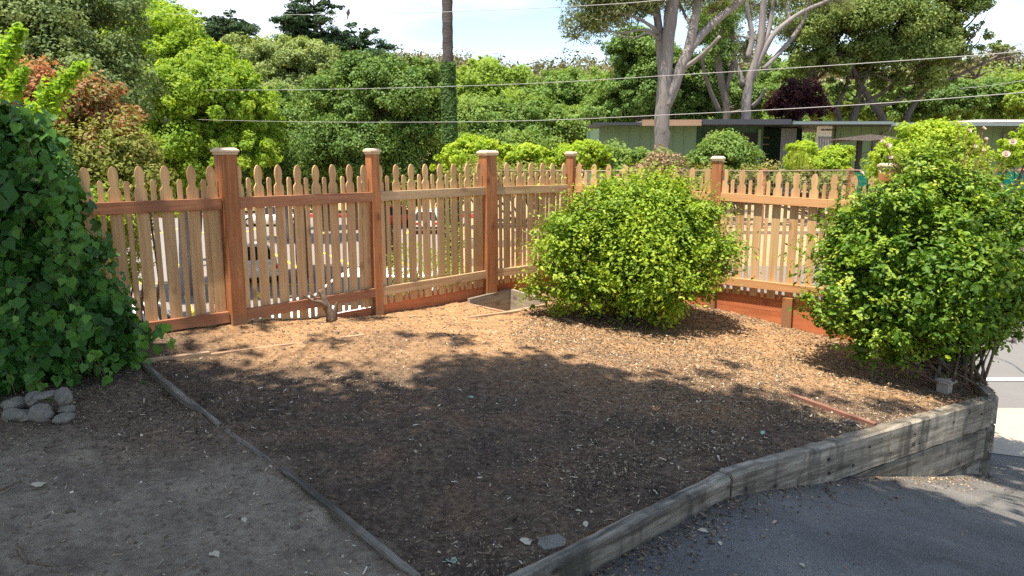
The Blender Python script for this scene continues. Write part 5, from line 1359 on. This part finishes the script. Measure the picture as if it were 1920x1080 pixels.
# fill behind: far trees (hill wood)
def hillwood():
    C = []; n = 360
    bl = []
    for i in range(n):
        y = rng.uniform(120, 235); x = rng.uniform(-130, 190) * (y / 190)
        z = float(basez(x, y)); r = rng.uniform(3.0, 6.5)
        bl.append((x, y, z + r * .7, r * 1.1, r, r))
    p, nr, r = sample_crown(bl, 190000, nclump=9000, sig=.22, shell=.7, down=.1)
    o = leafmesh('far_wood', p, nr, .75 * rng.uniform(.6, 1.4, len(p)), RHOMB, M['hillwood'], r)
    tag(o, 'distant wooded hillside along the horizon', 'woods', kind='stuff')
hillwood()
def midwood():
    bl = []
    for i in range(70):
        x = rng.uniform(-60, 60); y = rng.uniform(66, 85); r = rng.uniform(2.4, 4.6)
        bl.append((x, y, -2 + r * .9 + rng.uniform(-.5, 1.5), r * 1.2, r, r * 1.2))
    p, nr, r = sample_crown(bl, 150000, nclump=4000, sig=.2, shell=.6, down=.2)
    o = leafmesh('wood_edge', p, nr, .34 * rng.uniform(.6, 1.4, len(p)), RHOMB, M['midgreen'], r)
    tag(o, 'unbroken band of green woodland behind the parking lot', 'woods', kind='stuff')
midwood()

# ------------------------------------------------------------------ shrubs beyond the fence
def shrub(name, label, blobs, n, size, mat, nclump=150, cat='shrub', group='shrubs beyond the fence', **kw):
    b = min(blobs, key=lambda q: q[2] - q[5]); bs = Vector((b[0], b[1], gz(b[0], b[1]) + .05))
    root = empty(name, bs, label, cat, group)
    kw.setdefault('sig', .22); kw.setdefault('shell', .5); kw.setdefault('down', .6)
    m = MB()
    for i in range(10):
        q = blobs[i % len(blobs)]; e = Vector((q[0] + random.uniform(-.6, .6) * q[3], q[1], q[2] + random.uniform(-.2, .7) * q[5]))
        pp = limbpath(bs, e, .1, 3); m.tube(pp, rads(.035, .008, 4), 5)
    m.build('stems', M['stem'], root, world=True)
    crown('foliage', root, blobs, n, size, M[mat], nclump, **kw); return root
shrub('photinia_shrub', 'tall shrub with red and orange young leaves above the ivy', [blob(60, 190, 75, 60, 9.5), blob(160, 210, 70, 50, 9.6), blob(40, 250, 80, 60, 9.4), blob(215, 240, 50, 40, 9.6), blob(130, 270, 80, 55, 9.5), blob(10, 170, 50, 50, 9.4)], 26000, .06, 'redleaf', 380, sig=.2)
shrub('tangled_shrub', 'tangled olive brown shrub behind the left end of the fence', [blob(150, 320, 110, 65, 9.3), blob(220, 300, 70, 55, 9.4), blob(90, 330, 80, 60, 9.2), blob(170, 400, 80, 80, 9.0), blob(250, 360, 50, 60, 9.2), blob(220, 470, 50, 70, 8.8), blob(130, 480, 80, 80, 8.8), blob(270, 320, 40, 40, 9.4)], 34000, .055, 'brownish', 450, sig=.24)
shrub('leafy_shrub', 'fresh green shrub just beyond the leftmost pickets', [blob(205, 440, 45, 60, 7.6), blob(170, 500, 50, 60, 7.4), blob(240, 520, 26, 40, 7.6), blob(150, 420, 50, 60, 7.4)], 9000, .05, 'bush_leaf', 160, sig=.28)
def shoots(label, pts, Y, n, r):
    a = P(*pts[0], Y); root = empty('vine_shoot', a, label, 'vine', 'bright vine shoots')
    pp = smooth_path([P(u, v, Y) for u, v in pts], 6); m = MB(); m.tube(pp, rads(.02, .006, len(pp)), 5); m.build('stem', M['stem'], root, world=True)
    C = []; Nn = []
    for i in range(n):
        t = random.random(); q = pp[min(int(t * (len(pp) - 1)), len(pp) - 1)]
        rr = r * (1.0 - .65 * t)
        C.append(q + Vector(rng.normal(size=3)) * rr * .5); Nn.append(Vector(rng.normal(size=3)) + Vector((0, -.5, .7)))
    leafmesh('leaves', np.array(C), np.array(Nn), rng.uniform(.045, .085, n), OVAL, M['vine'], rng.random(n), origin=wloc(root), parent=root)
shoots('bright green vine shoot standing highest at the left edge', [(0, 175), (5, 130), (18, 90), (42, 52)], 8.5, 900, .17)
shoots('bright green vine shoot leaning right above the red shrub', [(72, 220), (95, 180), (125, 150), (158, 120)], 8.3, 900, .16)
shoots('short bright vine shoot between the two taller ones', [(25, 180), (35, 150), (52, 128)], 8.4, 320, .10)
# hedges
H = 'hedge shrubs before the green house'
shrub('lime_shrub', 'lime shrub just right of the palm foot', [blob(880, 295, 42, 28, 22), blob(850, 305, 30, 22, 22), blob(905, 285, 32, 22, 22), blob(915, 310, 40, 20, 22)], 14000, .10, 'lime', 160, group=H)
shrub('lime_shrub', 'lime shrub between the third and fourth posts', [blob(985, 300, 42, 24, 22), blob(955, 290, 22, 18, 22), blob(1005, 312, 40, 18, 22)], 12000, .10, 'lime', 140, group=H)
shrub('lime_shrub', 'lime shrub above the corner post', [blob(1085, 295, 48, 22, 22), blob(1110, 288, 32, 18, 22), blob(1055, 300, 28, 18, 22)], 12000, .10, 'lime', 140, group=H)
shrub('green_shrub', 'dull green shrub at the left corner of the house', [blob(1160, 305, 50, 26, 22.5), blob(1220, 310, 50, 22, 22.5)], 10000, .10, 'midgreen', 120, group=H)
shrub('green_shrub', 'feathery green shrub in front of the house window', [blob(1355, 295, 46, 38, 22.5), blob(1320, 308, 32, 24, 22.5), blob(1395, 310, 26, 24, 22.5), blob(1355, 270, 28, 18, 22.5)], 17000, .09, 'midgreen', 200, group=H)
shrub('lime_shrub', 'wide lime shrub in front of the open store', [blob(1510, 300, 38, 24, 22), blob(1560, 300, 38, 20, 22), blob(1500, 284, 20, 16, 22), blob(1585, 292, 18, 18, 22), blob(1535, 312, 60, 18, 22)], 15000, .09, 'lime', 170, group=H)
shrub('green_shrub', 'low mixed shrub behind the wire fence near the fifth post', [blob(1300, 335, 70, 20, 21), blob(1400, 335, 60, 20, 21), blob(1520, 340, 70, 18, 21), blob(1590, 345, 50, 18, 21)], 14000, .08, 'brownish', 180, group=H)
shrub('lime_shrub', 'tall lime shrub behind the rose bush', [blob(1745, 280, 66, 40, 11), blob(1695, 288, 46, 28, 11), blob(1800, 288, 36, 36, 11), blob(1705, 250, 20, 22, 11), blob(1755, 252, 46, 22, 11), blob(1660, 294, 22, 16, 11), blob(1740, 325, 90, 30, 11), blob(1705, 240, 10, 14, 11)], 42000, .05, 'lime', 400, group=H)
shrub('lime_shrub', 'lime shrub at the right edge before the house', [blob(1915, 280, 32, 26, 16), blob(1890, 300, 22, 16, 16), blob(1950, 260, 30, 30, 16)], 9000, .07, 'lime', 120, group=H)
shrub('weed_clump', 'dry brown flowering weeds behind the middle bush', [blob(1235, 310, 26, 26, 9.6), blob(1265, 320, 28, 22, 9.6), blob(1205, 325, 26, 16, 9.6), blob(1240, 340, 50, 18, 9.6)], 5500, .035, 'drybrown' if 'drybrown' in M else 'redleaf', 160, cat='weeds', sig=.3)
shrub('bank_shrub', 'sparse yellowish plants growing on the bank behind the third panel', [blob(780, 490, 50, 30, 11), blob(850, 470, 40, 40, 11.5), blob(745, 530, 30, 30, 10.5), blob(830, 510, 40, 30, 10.5)], 2600, .04, 'yellowgreen', 120, sig=.4)
shrub('bank_shrub', 'tangled plants on the terrace behind the fence corner', [blob(905, 335, 60, 24, 20.5), blob(980, 342, 60, 22, 20.5), blob(1040, 340, 40, 22, 20.5)], 14000, .09, 'brownish', 200, sig=.3)
shrub('hedge_row', 'green hedge along the far side of the parking lot', [blob(400, 345, 60, 38, 63), blob(470, 340, 50, 40, 63), blob(540, 345, 60, 38, 63), blob(620, 340, 60, 42, 63), blob(690, 345, 50, 38, 63), blob(760, 345, 50, 38, 63), blob(830, 345, 50, 38, 63), blob(330, 345, 60, 38, 63), blob(260, 350, 60, 38, 63)], 60000, .26, 'midgreen', 600, sig=.25)

# spiky grass
def spikes():
    c = P(1500, 300, 21.5); root = empty('grass_clump', (c.x, c.y, c.z - .5), 'clump of upright spiky grass behind the lime hedge', 'grass clump'); k = 150
    C = np.stack([c.x + rng.normal(0, .16, k), c.y + rng.normal(0, .2, k), c.z + rng.uniform(-.1, .2, k)], 1)
    T = np.stack([rng.normal(0, .12, k), rng.normal(0, .1, k), np.ones(k)], 1)
    BL = ([(-.018, -.5, 0), (.018, -.5, 0), (.0, .5, 0)], [[0, 1, 2]])
    leafmesh('blades', C, rng.normal(size=(k, 3)) * [1, 1, .1] + [0, -.5, 0], rng.uniform(.45, .75, k), BL, M['grass'], rng.random(k), origin=wloc(root), parent=root, tang=T)
spikes()

# ------------------------------------------------------------------ shade tree behind the camera
def shade():
    Z = 7.0
    el = math.radians(73); hx, hy = -.6, -.8; sh = Z / math.tan(el)
    ox, oy = hx * sh, hy * sh      # crown point above ground point g is g + (ox,oy,Z)
    root = empty('shade_tree', (-5.0, -4.5, 0), 'large garden tree standing behind the viewpoint and shading the bed', 'tree')
    bl = []
    gp = [(-4.2, 4.6, 1.1), (-3.0, 4.2, 1.0), (-1.8, 4.15, .75), (-.9, 4.2, .7), (0, 4.75, .75), (.8, 4.5, .75), (1.5, 4.5, .55), (2.2, 4.1, .6), (-.2, 3.4, 1.1), (1.2, 3.3, 1.0), (2.4, 3.0, 1.0), (-2, 2.8, 1.3), (-4, 2.8, 1.4),
          (-.8, 1.8, 1.4), (1, 1.7, 1.3), (2.9, 1.6, 1.2), (-3, .8, 1.6), (0, 0, 1.6), (2.2, 0, 1.4), (-5.5, 3.5, 1.5), (-5.5, 1, 1.6), (3.7, 3.0, .8), (4.2, 1.8, 1.1), (-1.3, 4.75, .35), (-3.2, 5.5, .42), (-2.02, 6.12, .30), (-1.55, 6.68, .27), (-1.15, 7.2, .18), (-2.6, 5.75, .27), (3.3, 4.0, .5), (-.35, 5.2, .4), (.3, 5.35, .35),(1.75,5.0,.35), (4.4, 3.9, .7), (5.2, 2.6, 1.0),
          (-.75, 6.05, .24), (-1.35, 5.85, .17), (1.5, 5.55, .2), (2.6, 5.0, .22), (2.1, 5.3, .15), (3.95, 5.2, .42), (4.4, 5.9, .45), (4.6, 5.1, .5), (3.5, 5.35, .25)]
    for x, y, r in gp: bl.append((x + ox, y + oy, Z + rng.uniform(-.5, .8), r, r, .55))
    crown('crown', root, bl, 120000, .12, M['darkgreen'], 2200, sig=.24, shell=.15, down=.9, shape=OVAL)
    big = [b for b in bl if b[3] >= .75]
    crown('inner_crown', root, big, 70000, .17, M['darkgreen'], 3000, sig=.30, shell=.05, down=.9, shape=OVAL)
    m = MB(); t = Vector((-4.5, -2.5, 3.2)); m.tube([(-5, -4.5, -.2), (-4.8, -3.6, 1.6), t], [.34, .27, .22], 10, .05)
    for b in bl: 
        pp = limbpath(t, Vector(b[:3]), .08, 4); m.tube(pp, rads(.05, .005, len(pp), .5), 6)
    m.build('trunk', M['bark_dark'], root, world=True)
shade()

# ------------------------------------------------------------------ sky, sun, camera
EL = math.radians(73); HX, HY = -.6, -.8
w = bpy.data.worlds.new('World'); scene.world = w; w.use_nodes = True; nt = w.node_tree; nt.nodes.clear()
out = nt.nodes.new('ShaderNodeOutputWorld'); bg = nt.nodes.new('ShaderNodeBackground'); bg.inputs['Strength'].default_value = .125
sky = nt.nodes.new('ShaderNodeTexSky'); sky.sky_type = 'NISHITA'; sky.sun_disc = False; sky.sun_elevation = EL; sky.sun_rotation = math.atan2(HX, HY)
sky.air_density = 1.0; sky.dust_density = .9; sky.ozone_density = 1.0
tc = nt.nodes.new('ShaderNodeTexCoord')
mp = nt.nodes.new('ShaderNodeMapping'); mp.inputs['Scale'].default_value = (1.2, 1.2, 4.0); nt.links.new(tc.outputs['Generated'], mp.inputs['Vector'])
nz = nt.nodes.new('ShaderNodeTexNoise'); nz.inputs['Scale'].default_value = 1.6; nz.inputs['Detail'].default_value = 6; nz.inputs['Roughness'].default_value = .5
nt.links.new(mp.outputs[0], nz.inputs['Vector'])
cf = ramp(nt, nz.outputs['Fac'], [(.50, (0, 0, 0)), (.70, (1, 1, 1))])
mx = mix(nt, math_(nt, 'MULTIPLY', cf, .55), sky.outputs[0], (7.5, 7.6, 7.8))
nt.links.new(mx, bg.inputs['Color']); nt.links.new(bg.outputs[0], out.inputs['Surface'])

sd = bpy.data.lights.new('sun', 'SUN'); sd.energy = 4.6; sd.angle = math.radians(.53); sd.color = (1.0, .92, .79)
so = bpy.data.objects.new('sun', sd); link(so)
tw = Vector((HX * math.cos(EL), HY * math.cos(EL), math.sin(EL))); so.rotation_euler = tw.to_track_quat('Z', 'Y').to_euler(); so.location = (0, 0, 30)

cd = bpy.data.cameras.new('camera'); cd.sensor_width = 36; cd.lens = 36 * F / 1920; cd.clip_end = 2000; cd.clip_start = .05
co = bpy.data.objects.new('camera', cd); link(co); co.location = (0, 0, EYE); co.rotation_euler = (math.pi / 2 - PITCH, 0, 0); scene.camera = co
vs = scene.view_settings; vs.view_transform = 'Standard'; vs.look = 'None'; vs.exposure = 1.24; vs.gamma = 1; vs.use_curve_mapping = False
scene.cycles.max_bounces = 8; scene.cycles.transparent_max_bounces = 8
scene.cycles.use_denoising = False
